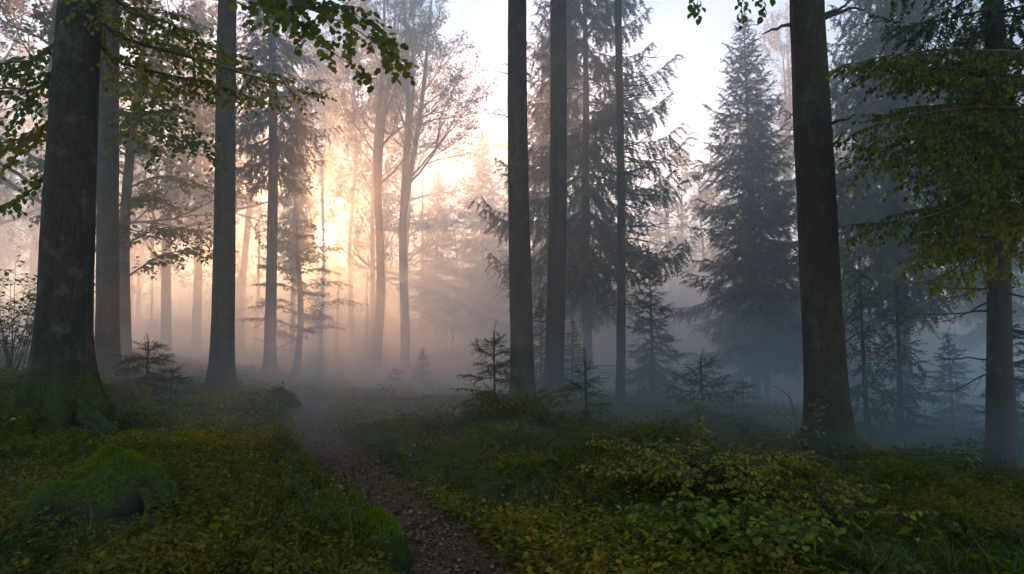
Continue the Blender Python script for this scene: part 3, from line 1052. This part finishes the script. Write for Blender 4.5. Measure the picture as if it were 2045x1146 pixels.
OV = (LEAF_V, LEAF_F)
LB = (LOBE_V, LOBE_F)
# overhanging dark bough at the top (reaches from the mossy beech towards the viewer)
a0 = ax1(7.2) + b1
bough(T1, b1, 51, [a0, P(330, -260, 8.0), P(480, -60, 7.0), P(600, 8, 6.6), P(700, 45, 6.4), P(775, 92, 6.3)], 0.05, 'leaf_dark', LB, 'lobed', limit=300, side_len=0.95, spacing=0.17, leaf=0.082, droop=0.5, start=0.40, up=(0, -0.8, 0.6))
bough(T1, b1, 56, [a0, P(330, -240, 7.7), P(470, -90, 7.2), P(540, 20, 7.0), P(640, 90, 6.8), P(715, 150, 6.7)], 0.04, 'leaf_dark', LB, 'lobed', limit=0, side_len=0.6, spacing=0.2, leaf=0.08, droop=0.6, start=0.45, up=(0, -0.8, 0.6))
# long bough to the right across both grey trunks
a1 = ax1(5.7) + b1
bough(T1, b1, 52, [a1, P(230, 78, 9.2), P(330, 105, 9.6), P(430, 135, 10.0), P(520, 165, 10.2), P(598, 190, 10.4)], 0.04, 'leaf_olive', OV, 'ovate', limit=300, side_len=1.1, spacing=0.17, leaf=0.085, droop=0.3, start=0.1, up=(0, -0.8, 0.6))
bough(T1, b1, 57, [a1 + [0, 0, .35], P(250, 20, 9.6), P(330, 40, 10.2), P(400, 85, 10.6), P(470, 110, 10.9)], 0.035, 'leaf_dark', OV, 'ovate', limit=0, side_len=0.95, spacing=0.19, leaf=0.085, droop=0.3, up=(0, -0.8, 0.6))
a2 = ax2(6.0) + b2
bough(T2, b2, 53, [a2, P(265, 225, 14.0), P(310, 262, 13.4), P(360, 285, 13.0), P(412, 312, 12.8)], 0.04, 'leaf_dark', OV, 'ovate', limit=0, side_len=1.1, spacing=0.18, leaf=0.12, droop=0.25, up=(0, -0.8, 0.6))
bough(T2, b2, 58, [ax2(6.6) + b2, P(270, 160, 14.0), P(320, 205, 13.6), P(372, 260, 13.4)], 0.03, 'leaf_dark', OV, 'ovate', limit=0, side_len=0.9, spacing=0.2, leaf=0.12, droop=0.25, up=(0, -0.8, 0.6))
a3 = ax1(4.9) + b1
bough(T1, b1, 54, [a3, P(70, 190, 9.2), P(20, 175, 9.4), P(-60, 190, 9.4)], 0.04, 'leaf_dark', OV, 'ovate', limit=0, side_len=1.1, spacing=0.16, leaf=0.105, droop=0.3, up=(0, -0.8, 0.6))
bough(T1, b1, 59, [ax1(4.3) + b1, P(75, 270, 9.6), P(20, 285, 9.8), P(-60, 300, 10)], 0.035, 'leaf_olive', OV, 'ovate', limit=0, side_len=1.0, spacing=0.19, leaf=0.105, droop=0.3, up=(0, -0.8, 0.6))
bough(T1, b1, 60, [ax1(3.4) + b1, P(60, 385, 9.4), P(30, 405, 9.6), P(-20, 420, 9.7)], 0.025, 'leaf_dark', OV, 'ovate', limit=0, side_len=0.6, spacing=0.15, leaf=0.11, droop=0.5)

bough(T1, b1, 61, [ax1(6.3) + b1, P(225, 20, 8.6), P(290, 35, 8.6), P(350, 70, 8.8), P(410, 95, 9.0)], 0.035, 'leaf_olive', OV, 'ovate', limit=0, side_len=0.9, spacing=0.16, leaf=0.085, droop=0.35, up=(0, -0.7, 0.7))
bough(T1, b1, 62, [ax1(5.3) + b1, P(240, 130, 9.4), P(330, 150, 9.8), P(430, 175, 10.0), P(520, 205, 10.2)], 0.03, 'leaf_olive', OV, 'ovate', limit=0, side_len=0.8, spacing=0.17, leaf=0.085, droop=0.35, up=(0, -0.7, 0.7))
bough(T1, b1, 63, [ax1(7.0) + b1, P(400, -230, 7.4), P(520, -110, 6.9), P(590, -30, 6.7), P(660, 10, 6.5), P(735, 60, 6.4)], 0.035, 'leaf_dark', LB, 'lobed', limit=0, side_len=0.8, spacing=0.16, leaf=0.082, droop=0.5, start=0.45, up=(0, -0.8, 0.6))
bough(T1, b1, 64, [ax1(5.4) + b1, P(80, 120, 9.0), P(30, 120, 9.2), P(-40, 140, 9.4)], 0.03, 'leaf_dark', OV, 'ovate', limit=0, side_len=0.9, spacing=0.16, leaf=0.105, droop=0.4, up=(0, -0.7, 0.7))

# beech just outside the right edge whose boughs reach into the picture
TR, bR, axR, rdR = tall_tree('beech_tree', 'beech beyond the right edge whose green boughs cross the dark edge trunk', 'beech', 2230, 985, 8.6, 60, 2200, 50, 16, 'bark_brown', crown='beech', sides=24)
for i, (z, pts, mat, lim, sl, drp) in enumerate([
        (5.2, [(2045, 158), (1930, 140), (1830, 135), (1750, 120), (1700, 125)], 'leaf_fresh', 300, 1.0, 0.45),
        (4.7, [(2040, 215), (1930, 215), (1850, 225), (1780, 240), (1740, 262)], 'leaf_fresh', 0, 1.0, 0.5),
        (3.9, [(2045, 340), (1960, 385), (1880, 425), (1800, 450), (1735, 470)], 'leaf_fresh', 300, 0.85, 0.3),
        (4.3, [(2045, 290), (1960, 300), (1890, 320), (1820, 350)], 'leaf_fresh', 0, 0.9, 0.5),
        (5.6, [(2045, 100), (1960, 95), (1880, 90), (1800, 95), (1735, 105)], 'leaf_fresh', 0, 0.9, 0.5),
        (4.5, [(2045, 255), (1940, 262), (1850, 280), (1770, 310), (1720, 335)], 'leaf_fresh', 0, 0.95, 0.5),
        (3.5, [(2045, 400), (1970, 430), (1900, 470), (1840, 520)], 'leaf_olive', 0, 0.8, 0.4),
        (3.1, [(2045, 455), (1975, 490), (1920, 520), (1870, 565)], 'leaf_olive', 0, 0.7, 0.45)]):
    Ys = np.linspace(8.4, 7.6, len(pts))
    bough(TR, bR, 80 + i, [axR(z) + bR] + [P(u, v, y) for (u, v), y in zip(pts, Ys)], 0.035, mat, OV, 'ovate_' + mat, limit=lim, side_len=sl, spacing=0.12, leaf=0.060, droop=drp + 0.15, up=((0, -0.25, 0.95), (0.2, -0.6, 0.75), (-0.2, -0.45, 0.85), (0.1, -0.75, 0.6))[i % 4])

# twigs hanging in at the top edge (from the brown trunk's crown)
for i, (u, v, Y) in enumerate([(1402, 30, 7.0), (1480, 34, 7.2), (1528, 20, 7.4)]):
    bough(T11, b11, 95 + i, [ax11(7.6) + b11, P(1540, -330, 8.6), P(u + 30, -190, Y), P(u + 5, -70, Y), P(u, v - 12, Y)], 0.03, 'leaf_dark', OV, 'ovate_leaf_dark', name='hanging_twig', limit=0, side_len=0.34, spacing=0.07, leaf=0.085, droop=0.9, start=0.6, density=1.4, up=(0, -0.8, 0.6))


# --- saplings
def sapling(label, u, v, Y, H, Rm, seed, **kw):
    k = dict(hang=0.15, whorl=0.17, per=5, sparse=0.78, tw=0.06, sl=0.19, droop=0.12, dead=0, sprays=SPRAYS_FINE, ramp=0.8, sides=7, needles='needles_young', top_up=55)
    k.update(kw)
    return make_spruce('spruce_sapling', label, spr(u, v, Y), seed, H, 0.22, Rm, 0.014, group='young spruce saplings on the forest floor', bark='twig', **k)


SP1 = sapling('tallest green spruce sapling right in front of the thicker middle trunk', 988, 862, 10.5, 1.36, 0.78, 61, sparse=0.9, power=0.7)
sapling('small lopsided spruce sapling right of the two dark middle trunks', 1172, 892, 10.0, 1.1, 0.58, 62, whorl=0.26, per=4)
sapling('wide low dark spruce sapling left of the thick brown trunk', 1405, 864, 13.0, 1.3, 1.05, 63, per=6, power=0.95, hang=0.3, needles='needles')
S30 = sapling('dark bushy spruce sapling between the grey left trunks', 290, 800, 12.5, 0.98, 0.62, 64, per=6, needles='needles')
dup(S30, 'lower dark sapling leaning out right of the bushy one', base(340, 805, 12.2), 2.0, 0.8, 0.6)
dup(S30, 'small sapling right at the foot of the second grey trunk', base(255, 795, 13.2), 4.0, 0.7, 0.7)
dup(SP1, 'low sapling in fog beside the wide low dark one', base(1485, 850, 16), 3.0, 0.8, 0.6)
dup(SP1, 'faint sapling in fog left of the green ones', base(790, 785, 24), 3.4, 0.8, 0.7)


# --- broadleaf shrubs
def shrub(label, loc, seed, n, H, leaf, mat, proto, spreadr, tagname, limit=300, name='leafy_shrub', group='low leafy shrubs', density=1.0, side=0.35, spacing=0.08, droop=0.25, wide=1.0):
    t = thing(name, label, 'shrub', loc, group)
    r = np.random.default_rng(seed)
    stems, lv = MB(), leaf_set()
    for k in range(n):
        az = k * 2.4 + r.uniform(-.4, .4)
        h = H * r.uniform(0.55, 1.05)
        sp = spreadr * r.uniform(0.3, 1.0)
        x0 = np.array([r.normal(0, .06) * wide, r.normal(0, .06), -0.06])
        e = x0 + np.array([math.cos(az) * sp * wide, math.sin(az) * sp, h])
        m1 = x0 + (e - x0) * 0.4 + np.array([0, 0, 0.22 * h])
        m2 = x0 + (e - x0) * 0.75 + np.array([0, 0, 0.18 * h])
        leafy_limb(stems, lv, seed * 31 + k, [x0, m1, m2, e], 0.008, side_len=side, spacing=spacing, leaf=leaf, droop=droop, density=density, start=0.3)
    stems.obj('stems', M['twig'], t)
    leaf_objects(lv, mat, t, proto, tagname + mat, limit)
    return t


shrub('big yellow green leafy shrub at lower right', base(1400, 1010, 6.1), 101, 30, 0.38, 0.045, 'leaf_yellow', OV, 0.75, 'sh', wide=1.5, spacing=0.065)
shrub('bright green lobed leaf shrub at the bottom edge right of the path', base(1470, 1125, 4.75), 102, 26, 0.24, 0.056, 'leaf_bright', LB, 0.45, 'shl', wide=1.6, side=0.28)
shrub('yellowing shrub on the slope right of the big yellow green one', base(1600, 1040, 5.7), 103, 18, 0.28, 0.05, 'leaf_yellow', OV, 0.6, 'sh', limit=150, wide=1.3)
shrub('thin yellow leaved sapling in front of the thick brown trunk', base(1612, 930, 8.8), 104, 6, 0.95, 0.065, 'leaf_yellow', OV, 0.42, 'sh', limit=150, density=0.5, side=0.3, spacing=0.16)
shrub('single upright yellow shoot above the big shrub', base(1392, 960, 7.0), 105, 2, 0.55, 0.055, 'leaf_yellow', OV, 0.05, 'sh', limit=60, side=0.1, spacing=0.07)
shrub('dark leafy shrub left of the big yellow green one', base(1270, 930, 7.9), 106, 14, 0.26, 0.065, 'leaf_dark', OV, 0.6, 'sh', limit=150, wide=1.4)
shrub('bushy green shrub at the foot of the thicker middle trunk', base(1030, 868, 10.2), 107, 18, 0.5, 0.07, 'leaf_olive', OV, 0.75, 'sh', limit=200, wide=1.4)
shrub('low green shrub between the two green saplings', base(1100, 880, 10.0), 108, 12, 0.32, 0.065, 'leaf_olive', OV, 0.6, 'sh', limit=150, wide=1.4)
shrub('orange leaved seedling at the bottom beside the path', base(1220, 1120, 4.7), 109, 7, 0.14, 0.05, 'orange_leaf', OV, 0.26, 'sh', limit=100, side=0.12)
shrub('hazy twiggy bush at the left edge', base(20, 760, 13.0), 110, 20, 2.1, 0.10, 'leaf_olive', OV, 1.4, 'sh', limit=200, density=0.45, side=0.8, spacing=0.22)
shrub('low olive shrub in fog left of the green sapling', base(890, 852, 12.0), 111, 12, 0.4, 0.075, 'leaf_olive', OV, 0.8, 'sh', limit=100)
shrub('olive undergrowth bush right of the thick brown trunk', base(1800, 930, 9.2), 112, 14, 0.35, 0.07, 'leaf_dark', OV, 0.8, 'sh', limit=100, wide=1.5)

# --- mossy stump and mossy bank edge and hummock by the path
def lump(name, label, cat, loc, seed, rx, ry, h, mat, steep=1.0, nu=64, nv=22, ridges=0.0, rough=0.3, skew=0.0):
    r = np.random.default_rng(seed)
    a = np.linspace(0, 2 * math.pi, nu, endpoint=False)
    s = np.linspace(0, 1, nv)
    A, S = np.meshgrid(a, s)
    prof = (1 - S ** (2.0 * steep))
    wob = 1 + 0.30 * np.sin(2 * A + seed) + 0.16 * np.sin(3 * A + 2 * seed) + ridges * np.sin(9 * A + 1.3 * np.sin(2 * A)) * S ** 2
    x = rx * S * wob * np.cos(A); y = ry * S * wob * np.sin(A)
    sk = np.clip((x + rx) / (1.35 * rx), 0, 1)
    prof = prof * (1 + skew * (sk * sk * (3 - 2 * sk) - 0.6))
    z = h * prof + rough * h * vnoise(x * 5 + seed, y * 5) + 0.10 * h * vnoise(x * 14 + seed, y * 14) - 0.12 * S
    mb = MB()
    v = np.stack([x, y, z], -1).reshape(-1, 3)
    i = np.arange(nv - 1)[:, None] * nu
    j = np.arange(nu)[None, :]
    q = np.stack([i + j, i + nu + j, i + nu + (j + 1) % nu, i + (j + 1) % nu], -1).reshape(-1, 4)
    mb.add(v, None, q)
    t = thing(name, label, cat, loc)
    mb.obj('body', M[mat], t)
    return t, v, S.ravel()


blade_v = np.array([[-0.10, 0, 0], [0.10, 0, 0], [0.05, 0.55, 0.02], [-0.05, 0.55, 0.02], [0, 1, -0.12]])
blade_f = np.array([[0, 1, 2], [0, 2, 3], [3, 2, 4]])


def moss_coat(t, v, k, seed, size, mat='moss', zmin=0.05):
    """short moss fronds standing on an object's upper side (one part)"""
    r = np.random.default_rng(seed)
    v = v[v[:, 2] > zmin]
    idx = r.integers(0, len(v), k)
    pos = v[idx] + r.normal(0, 0.02, (k, 3)) * [1, 1, 0.3]
    d = np.stack([r.normal(0, .6, k), r.normal(0, .6, k), np.abs(r.normal(.8, .3, k))], -1)
    mb = MB()
    place(mb, blade_v, blade_f, pos, d, r.normal(0, 1, (k, 3)), size * r.uniform(.5, 1.3, k))
    o = mb.obj('moss', M[mat], t)
    tag(o, kind='stuff')


sb = base(208, 1062, 5.25) + [0, 0, 0.02]
ST1, v, S = lump('tree_stump', 'rotten tree stump under bright green moss at lower left', 'stump', sb, 4, 0.60, 0.46, 0.31, 'stump', steep=2.6, ridges=0.14, rough=0.8, skew=0.7, nu=110, nv=30)
M['moss_bright'] = leaf_mat('bright_moss_fronds', [(0.025, 0.05, 0.003), (0.075, 0.11, 0.005), (0.15, 0.17, 0.010)], trans=0.4, patch=2.5)
moss_coat(ST1, v[(S < 0.98) & (vnoise(v[:, 0] * 7 + 3, v[:, 1] * 7) > -0.17) & ~((v[:, 0] > 0.22) & (v[:, 1] < 0.1) & (v[:, 2] < 0.22) & (np.sin(v[:, 0] * 31 + v[:, 1] * 23) > -0.3))], 30000, 4, 0.026, mat='moss_bright', zmin=0.0)
for k, (dx, dy, ex, ey) in enumerate([(0.36, -0.20, 0.66, -0.50), (0.42, -0.04, 0.86, -0.16)]):
    mb = MB()
    s = np.linspace(0, 1, 12)
    xs, ys = dx + (ex - dx) * s, dy + (ey - dy) * s
    zs = 0.16 * (1 - s) ** 1.5 + (ground_h(xs + sb[0], ys + sb[1]) - sb[2] - 0.02) * s + 0.02 * np.sin(s * 9 + k)
    tube(mb, np.stack([xs + 0.03 * np.sin(s * 7 + k), ys, zs], -1), 0.04 * (1 - s) + 0.012 + 0.006 * np.sin(s * 11 + k), 8)
    mb.obj('root', M['stump'], ST1)
rb = base(752, 1092, 5.05)
RK, v, S = lump('mossy_rock', 'moss covered boulder on the left edge of the path', 'rock', rb, 9, 0.27, 0.48, 0.21, 'moss_rock', steep=1.5, rough=0.9)  # rounded edge of the bank, shaped as a separate lump
moss_coat(RK, v, 6000, 5, 0.028)
rb2 = base(556, 850, 12.6) - [0, 0, 0.06]
RK2, v, S = lump('mossy_rock', 'small mossy hummock where the path bends into the fog', 'rock', rb2, 12, 0.34, 0.30, 0.20, 'moss_rock', steep=2.0, nu=40, nv=14)
moss_coat(RK2, v, 1500, 6, 0.06)


tv1 = np.empty(len(T1.children[0].data.vertices) * 3, np.float32)
trunk1 = [c for c in T1.children if c.name.startswith('trunk')][0]
tv1 = np.empty(len(trunk1.data.vertices) * 3, np.float32)
trunk1.data.vertices.foreach_get('co', tv1)
tv1 = tv1.reshape(-1, 3).astype(float)
tv1 = tv1[(tv1[:, 2] < 0.62)]
dense = []
rm_ = np.random.default_rng(77)
for _ in range(9):
    a_ = rm_.integers(0, len(tv1) - 111, 900)
    f_ = rm_.random((900, 1))
    q_ = tv1[a_] * (1 - f_) + tv1[a_ + 110] * f_
    dense.append(q_[q_[:, 2] < 0.62 * rm_.random(len(q_)) ** 2.2 + 0.02])
moss_coat(T1, np.concatenate(dense), 9000, 7, 0.035, zmin=-0.05)

# ------------------------------------------------------------------ undergrowth (uncountable)
def scatter(n, y0, y1, seed, side=0.92, onpath=False, patch=None, thr=0.0):
    r = np.random.default_rng(seed)
    y = y0 * np.exp(r.random(n) * math.log(y1 / y0))
    x = r.uniform(-1, 1, n) * (side * y + 1.2)
    pd = path_d(x, y)
    k = (pd < 1.15) if onpath else (pd > 0.9 + 0.35 * r.random(n))
    if patch:
        k &= vnoise(x * patch + seed, y * patch) > thr + r.uniform(-.15, .15, n)
    for (bb, rr_) in [(b1, 0.62), (b2, 0.3), (b3, 0.3), (b8, 0.25), (b9, 0.25), (b11, 0.32), (b12, 0.22), (sb, 0.56), (sb + np.array([0.3, -0.45, 0]), 0.22), (rb, 0.16), (b1 + np.array([0.5, -0.35, 0]), 0.42)]:
        k &= np.hypot(x - bb[0], y - bb[1]) > rr_
    x, y = x[k], y[k]
    return np.stack([x, y, ground_h(x, y)], -1), r


def clump_proto(seed, n, h, leaf, kind):
    r = np.random.default_rng(seed)
    mb = MB()
    if kind == 'herb':
        for k in range(n):
            az = r.uniform(0, 6.28)
            st = r.uniform(0.15, 1.0)
            p = np.array([math.cos(az), math.sin(az), 0]) * h * 0.55 * st * r.uniform(.3, 1) + np.array([0, 0, h * st * r.uniform(.6, 1)])
            az2 = az + r.normal(0, .8)
            d = np.array([math.cos(az2), math.sin(az2), r.uniform(-.3, .6)])
            place(mb, LEAF2_V, LEAF2_F, p[None], d[None], np.array([[r.normal(0, .4), r.normal(0, .4), 1.0]]), leaf * r.uniform(.7, 1.25))
        for k in range(3):
            az = r.uniform(0, 6.28)
            e = np.array([math.cos(az) * h * .4, math.sin(az) * h * .4, h * .9])
            mb.add(np.array([[-.002, 0, -.02], [.002, 0, -.02], e]), [[0, 1, 2]])
    elif kind == 'grass':
        for k in range(n):
            az = r.uniform(0, 6.28)
            d = np.array([math.cos(az) * .6, math.sin(az) * .6, r.uniform(.6, 1.3)])
            bv = blade_v * np.array([0.22, 1, 2.2])
            place(mb, bv, blade_f, np.array([[r.normal(0, .02), r.normal(0, .02), -0.01]]), d[None], np.array([[-d[0], -d[1], 1.0]]), h * r.uniform(.5, 1.2))
    elif kind == 'moss':
        for k in range(n):
            az = r.uniform(0, 6.28)
            d = np.array([math.cos(az), math.sin(az), r.uniform(.3, 1.6)])
            place(mb, blade_v, blade_f[:2], np.array([[r.normal(0, h), r.normal(0, h), -0.005]]), d[None], r.normal(0, 1, (1, 3)), h * r.uniform(.6, 1.4))
    v, t, q = mb.arrays()
    return v, t


def spread_clumps(name, label, mat, protos, pos, r, s0=1.0, sgrow=0.04, tilt=0.25):
    mb = MB()
    n = len(pos)
    az = r.uniform(0, 6.28, n)
    y = np.stack([np.cos(az), np.sin(az), r.normal(0, tilt, n)], -1)
    up = np.stack([r.normal(0, tilt, n), r.normal(0, tilt, n), np.ones(n)], -1)
    sc = s0 * (1 + sgrow * pos[:, 1]) * r.uniform(.6, 1.35, n)
    w = r.integers(0, len(protos), n)
    for i, (pv, pf) in enumerate(protos):
        k = w == i
        place(mb, pv, pf, pos[k], y[k], up[k], sc[k])
    o = mb.obj(name, M[mat], smooth=True)
    return tag(o, label, None, None, 'stuff')


HERB = [clump_proto(i, 18, 0.13, 0.027, 'herb') for i in range(5)]
GRASS = [clump_proto(20 + i, 9, 0.20, 0, 'grass') for i in range(4)]
MOSS = [clump_proto(40 + i, 9, 0.022, 0, 'moss') for i in range(4)]
pos, r = scatter(28000, 3.4, 45, 201, patch=0.9, thr=-0.03)
spread_clumps('bilberry_undergrowth', 'low leafy bilberry cover over the forest floor', 'herb', HERB, pos, r)
M['herb_gold'] = leaf_mat('yellowing_herbs', [(0.04, 0.048, 0.004), (0.14, 0.13, 0.008), (0.29, 0.195, 0.012), (0.28, 0.11, 0.012)], trans=0.5, patch=0.7)
pos, r = scatter(24000, 3.6, 28, 207, patch=0.75, thr=-0.16)
kk = (pos[:, 0] > path_x(pos[:, 1]) - 3.0 * (pos[:, 1] > 7.5)) & (vnoise(pos[:, 0] * 0.45, pos[:, 1] * 0.45) + 0.25 > 0.10 * np.abs(pos[:, 0] - path_x(pos[:, 1])))
spread_clumps('yellowing_undergrowth', 'low yellow green herbs spreading along the bank beside the path', 'herb_gold', [clump_proto(60 + i, 16, 0.15, 0.034, 'herb') for i in range(4)], pos[kk], r)
pos, r = scatter(3600, 3.4, 30, 202, patch=0.7, thr=0.02)
spread_clumps('forest_grass', 'thin grass tufts scattered over the forest floor', 'grass', GRASS, pos, r)
pos, r = scatter(48000, 3.2, 20, 203, patch=0.8, thr=-0.35)
spread_clumps('moss_cover', 'short green moss carpeting the forest floor', 'moss', MOSS, pos, r, s0=1.25, sgrow=0.10)
pos, r = scatter(9000, 3.2, 24, 204, onpath=True, side=0.9)
p2, r2 = scatter(60000, 3.2, 24, 205, onpath=True, side=0.6)
p3, _ = scatter(20000, 3.2, 16, 206, patch=0.8, thr=0.0)
pos = np.concatenate([pos, p2, p3])
pos[:, 2] += 0.018
n = len(pos)
mb = MB()
az = r.uniform(0, 6.28, n)
curl = LEAF2_V * np.array([1, 1, 3.0])
place(mb, curl, LEAF2_F, pos, np.stack([np.cos(az), np.sin(az), r.normal(0, .3, n)], -1), np.stack([r.normal(0, .35, n), r.normal(0, .35, n), np.ones(n)], -1), 0.040 * r.uniform(.5, 1.5, n))
tag(mb.obj('fallen_leaves', M['litter'], smooth=True), 'small dead brown leaves littering the path and floor', None, None, 'stuff')


pos, r = scatter(2600, 3.4, 9, 208, patch=1.1, thr=0.08)
spread_clumps('ground_ivy', 'broader dark leaves creeping between the moss', 'leaf_dark', [clump_proto(80 + i, 9, 0.09, 0.06, 'herb') for i in range(3)], pos, r)
pos, r = scatter(2600, 3.3, 9, 209, patch=1.3, thr=0.10)
pos[:, 2] += 0.05
n = len(pos)
mb = MB()
az = r.uniform(0, 6.28, n)
place(mb, LEAF_V * [1, 1, 2.0], LEAF_F, pos, np.stack([np.cos(az), np.sin(az), r.normal(0, .35, n)], -1), np.stack([r.normal(0, .4, n), r.normal(0, .4, n), np.ones(n)], -1), 0.07 * r.uniform(.6, 1.3, n))
M['pale_litter'] = leaf_mat('bleached_leaves', [(0.07, 0.035, 0.014), (0.16, 0.085, 0.03), (0.22, 0.17, 0.10), (0.20, 0.19, 0.13)], trans=0.2)
tag(mb.obj('leaf_litter', M['pale_litter']), 'curled beech leaves lying on the moss', None, None, 'stuff')

# ------------------------------------------------------------------ far woodland (one mass)
def far_trees():
    r = np.random.default_rng(301)
    protos = []
    ident = lambda z: np.array([0, 0, z])
    for k in range(3):
        tk, _, _ = trunk_mesh(16, 0.18, 0.13, (0, 0), 300 + k, sides=6, r_top=0.02)
        l_, nd = spruce_crown(300 + k, 16, 3.5, 2.7, ident, whorl=0.95, per=6, hang=0.6, tw=0.5, sl=0.8, sprays=SPRAYS_LOW, droop=0.25)
        protos.append(((tk.arrays()[0], tk.arrays()[2]), nd.arrays()))
    for k in range(2):
        tk, ax_, rd_ = trunk_mesh(16, 0.18, 0.12, (0, 0), 310 + k, sides=6, bend=0.2, r_top=0.02)
        lb, lv = MB(), leaf_set()
        rr_ = np.random.default_rng(310 + k)
        for j in range(16):
            z = rr_.uniform(4.5, 15.5)
            az_ = rr_.uniform(0, 6.28)
            grow(lb, lv, rr_, ax_(z), np.array([math.cos(az_), math.sin(az_), rr_.uniform(.3, 1)]), 3.4 * (1.15 - z / 20), 0.05, 1, 2, 0.38, kids=(5, 6), nleaf=9, sides=4)
        cm = leaves_mesh(lv).arrays()
        bv, _, bq = lb.arrays()
        tv, _, tq = tk.arrays()
        protos.append(((np.concatenate([tv, bv]), np.concatenate([tq, bq + len(tv)])), cm))
    su = [0, 400, 540, 610, 638, 662, 690, 760, 850, 950, 1000, 1250, 1340, 1400, 1560, 1750, 2045]
    sv = [90, 160, 270, 330, 500, 500, 330, 230, 330, 330, 250, 300, 330, 250, 170, 220, 60]
    wood, leafm, needm = MB(), MB(), MB()
    for i in range(198):
        low = 170 > i >= 95
        Y = r.uniform(42, 70) if low else r.uniform(44, 80)
        u = r.uniform(-250, 2300)
        if 470 < u < 900 and r.random() < 0.62:
            continue
        x = (u - 1022.5) / F * Y
        v = np.interp(u, su, sv) + r.uniform(-10, 140)
        if low:
            v = max(v, r.uniform(470, 620))
        h = P(u, v, Y)[2]
        gz = G(x, Y)
        k = int(r.integers(0, 3 if low else 5))
        s = max(2.5, h - gz) / 16.0
        if i >= 170:      # the same wood goes on unseen behind the viewer, added to block skylight
            a = r.uniform(-0.35, math.pi + 0.35)
            rad_ = r.uniform(11, 42)
            x, Y = rad_ * math.cos(a), -rad_ * math.sin(a)
            gz = G(x, Y)
            s = r.uniform(0.9, 1.3)
        a = r.uniform(0, 6.28)
        rot = np.array([[math.cos(a), math.sin(a), 0], [-math.sin(a), math.cos(a), 0], [0, 0, 1]])
        (tv, tq), cm = protos[k]
        off = np.array([x, Y, gz])
        ws = max(0.45, min(1.2, s))
        sv_ = np.array([ws, ws, s])
        wood.add((tv * sv_) @ rot + off, None, tq)
        (needm if k < 3 else leafm).add((cm[0] * sv_) @ rot + off, cm[1])
    t = thing('distant_woodland', 'far woodland fading into bright fog', 'woodland', (0, 0, 0))
    tag(t, kind='stuff')
    for nm, mb_, mt in (('trunks', wood, 'bark_beech'), ('spruce_crowns', needm, 'needles'), ('beech_crowns', leafm, 'leaf_far')):
        o = mb_.obj(nm, M[mt], t)
        tag(o, kind='stuff')


far_trees()

# ------------------------------------------------------------------ haze
hm, nt, n, l, p = new_mat('haze')
n.remove(p)
pvn = n.new("ShaderNodeVolumePrincipled")
pvn.inputs["Color"].default_value = HAZE_COLOR
pvn.inputs["Density"].default_value = HAZE_DENSITY
pvn.inputs["Anisotropy"].default_value = HAZE_G
l.new(pvn.outputs[0], n["Material Output"].inputs["Volume"])
mb = MB()
x0, x1, y0, y1, z0, z1 = -112, 112, -52, 112, -3.4, 27.5
mb.add([(x0, y0, z0), (x1, y0, z0), (x1, y1, z0), (x0, y1, z0), (x0, y0, z1), (x1, y0, z1), (x1, y1, z1), (x0, y1, z1)], None,
       [(0, 3, 2, 1), (4, 5, 6, 7), (0, 1, 5, 4), (1, 2, 6, 5), (2, 3, 7, 6), (3, 0, 4, 7)])
hz = mb.obj('haze', hm, smooth=False)
tag(hz, 'morning fog hanging between the trees', None, None, 'stuff')


# fog lying in the hollow behind the middle trunks
def fog_bank(label, c, rx, ry, h, dens, seed, pw=1.3, aniso=None):
    m_, nt, n, l, p = new_mat('fog_bank')
    n.remove(p)
    pvn = n.new("ShaderNodeVolumePrincipled")
    pvn.inputs["Color"].default_value = HAZE_COLOR
    pvn.inputs["Density"].default_value = dens
    pvn.inputs["Anisotropy"].default_value = aniso or BANK_G
    l.new(pvn.outputs[0], n["Material Output"].inputs["Volume"])
    nu, nv = 72, 26
    a, b = np.meshgrid(np.linspace(0, 2 * math.pi, nu, endpoint=False), np.linspace(-1, 1, nv))
    # thins out upwards like a heap, so its upper limit is soft
    rr = np.where(b < 0, np.sqrt(np.clip(1.0001 - b * b, 0, None)), (1.001 - np.clip(b, 0, 1)) ** pw)
    ex, ey = rr * np.cos(a), rr * np.sin(a)
    wob = 1 + (0.12 * np.sin(3 * a + seed) + 0.08 * np.sin(5 * a + 2 * seed)) * np.minimum(1, rr * 2)
    v = np.stack([rx * ex * wob, ry * ey * wob, np.where(b < 0, 2.4 * b, h * b)], -1).reshape(-1, 3)
    mb = MB()
    i = np.arange(nv - 1)[:, None] * nu
    j = np.arange(nu)[None, :]
    mb.add(v, None, np.stack([i + j, i + (j + 1) % nu, i + nu + (j + 1) % nu, i + nu + j], -1).reshape(-1, 4))
    tag(mb.obj('fog_bank', m_, None, c), label, None, None, 'stuff')


fog_bank('low fog lying all along behind the middle trunks', (0, 40, 0.6), 66, 29, 7.5, 0.050, 1.0)
fog_bank('fog rising in the clearing under the sun', (-9, 42, 0.6), 30, 28, 17.0, 0.030, 2.3, 0.9, 0.64)
fog_bank('bluish fog drifting between the spruces at right', (24, 35, 0.0), 34, 23, 11.5, 0.034, 3.1)
fog_bank('thin high fog in front of the distant woodland', (0, 52, 0.6), 88, 41, 26.0, 0.019, 4.7, 0.3)
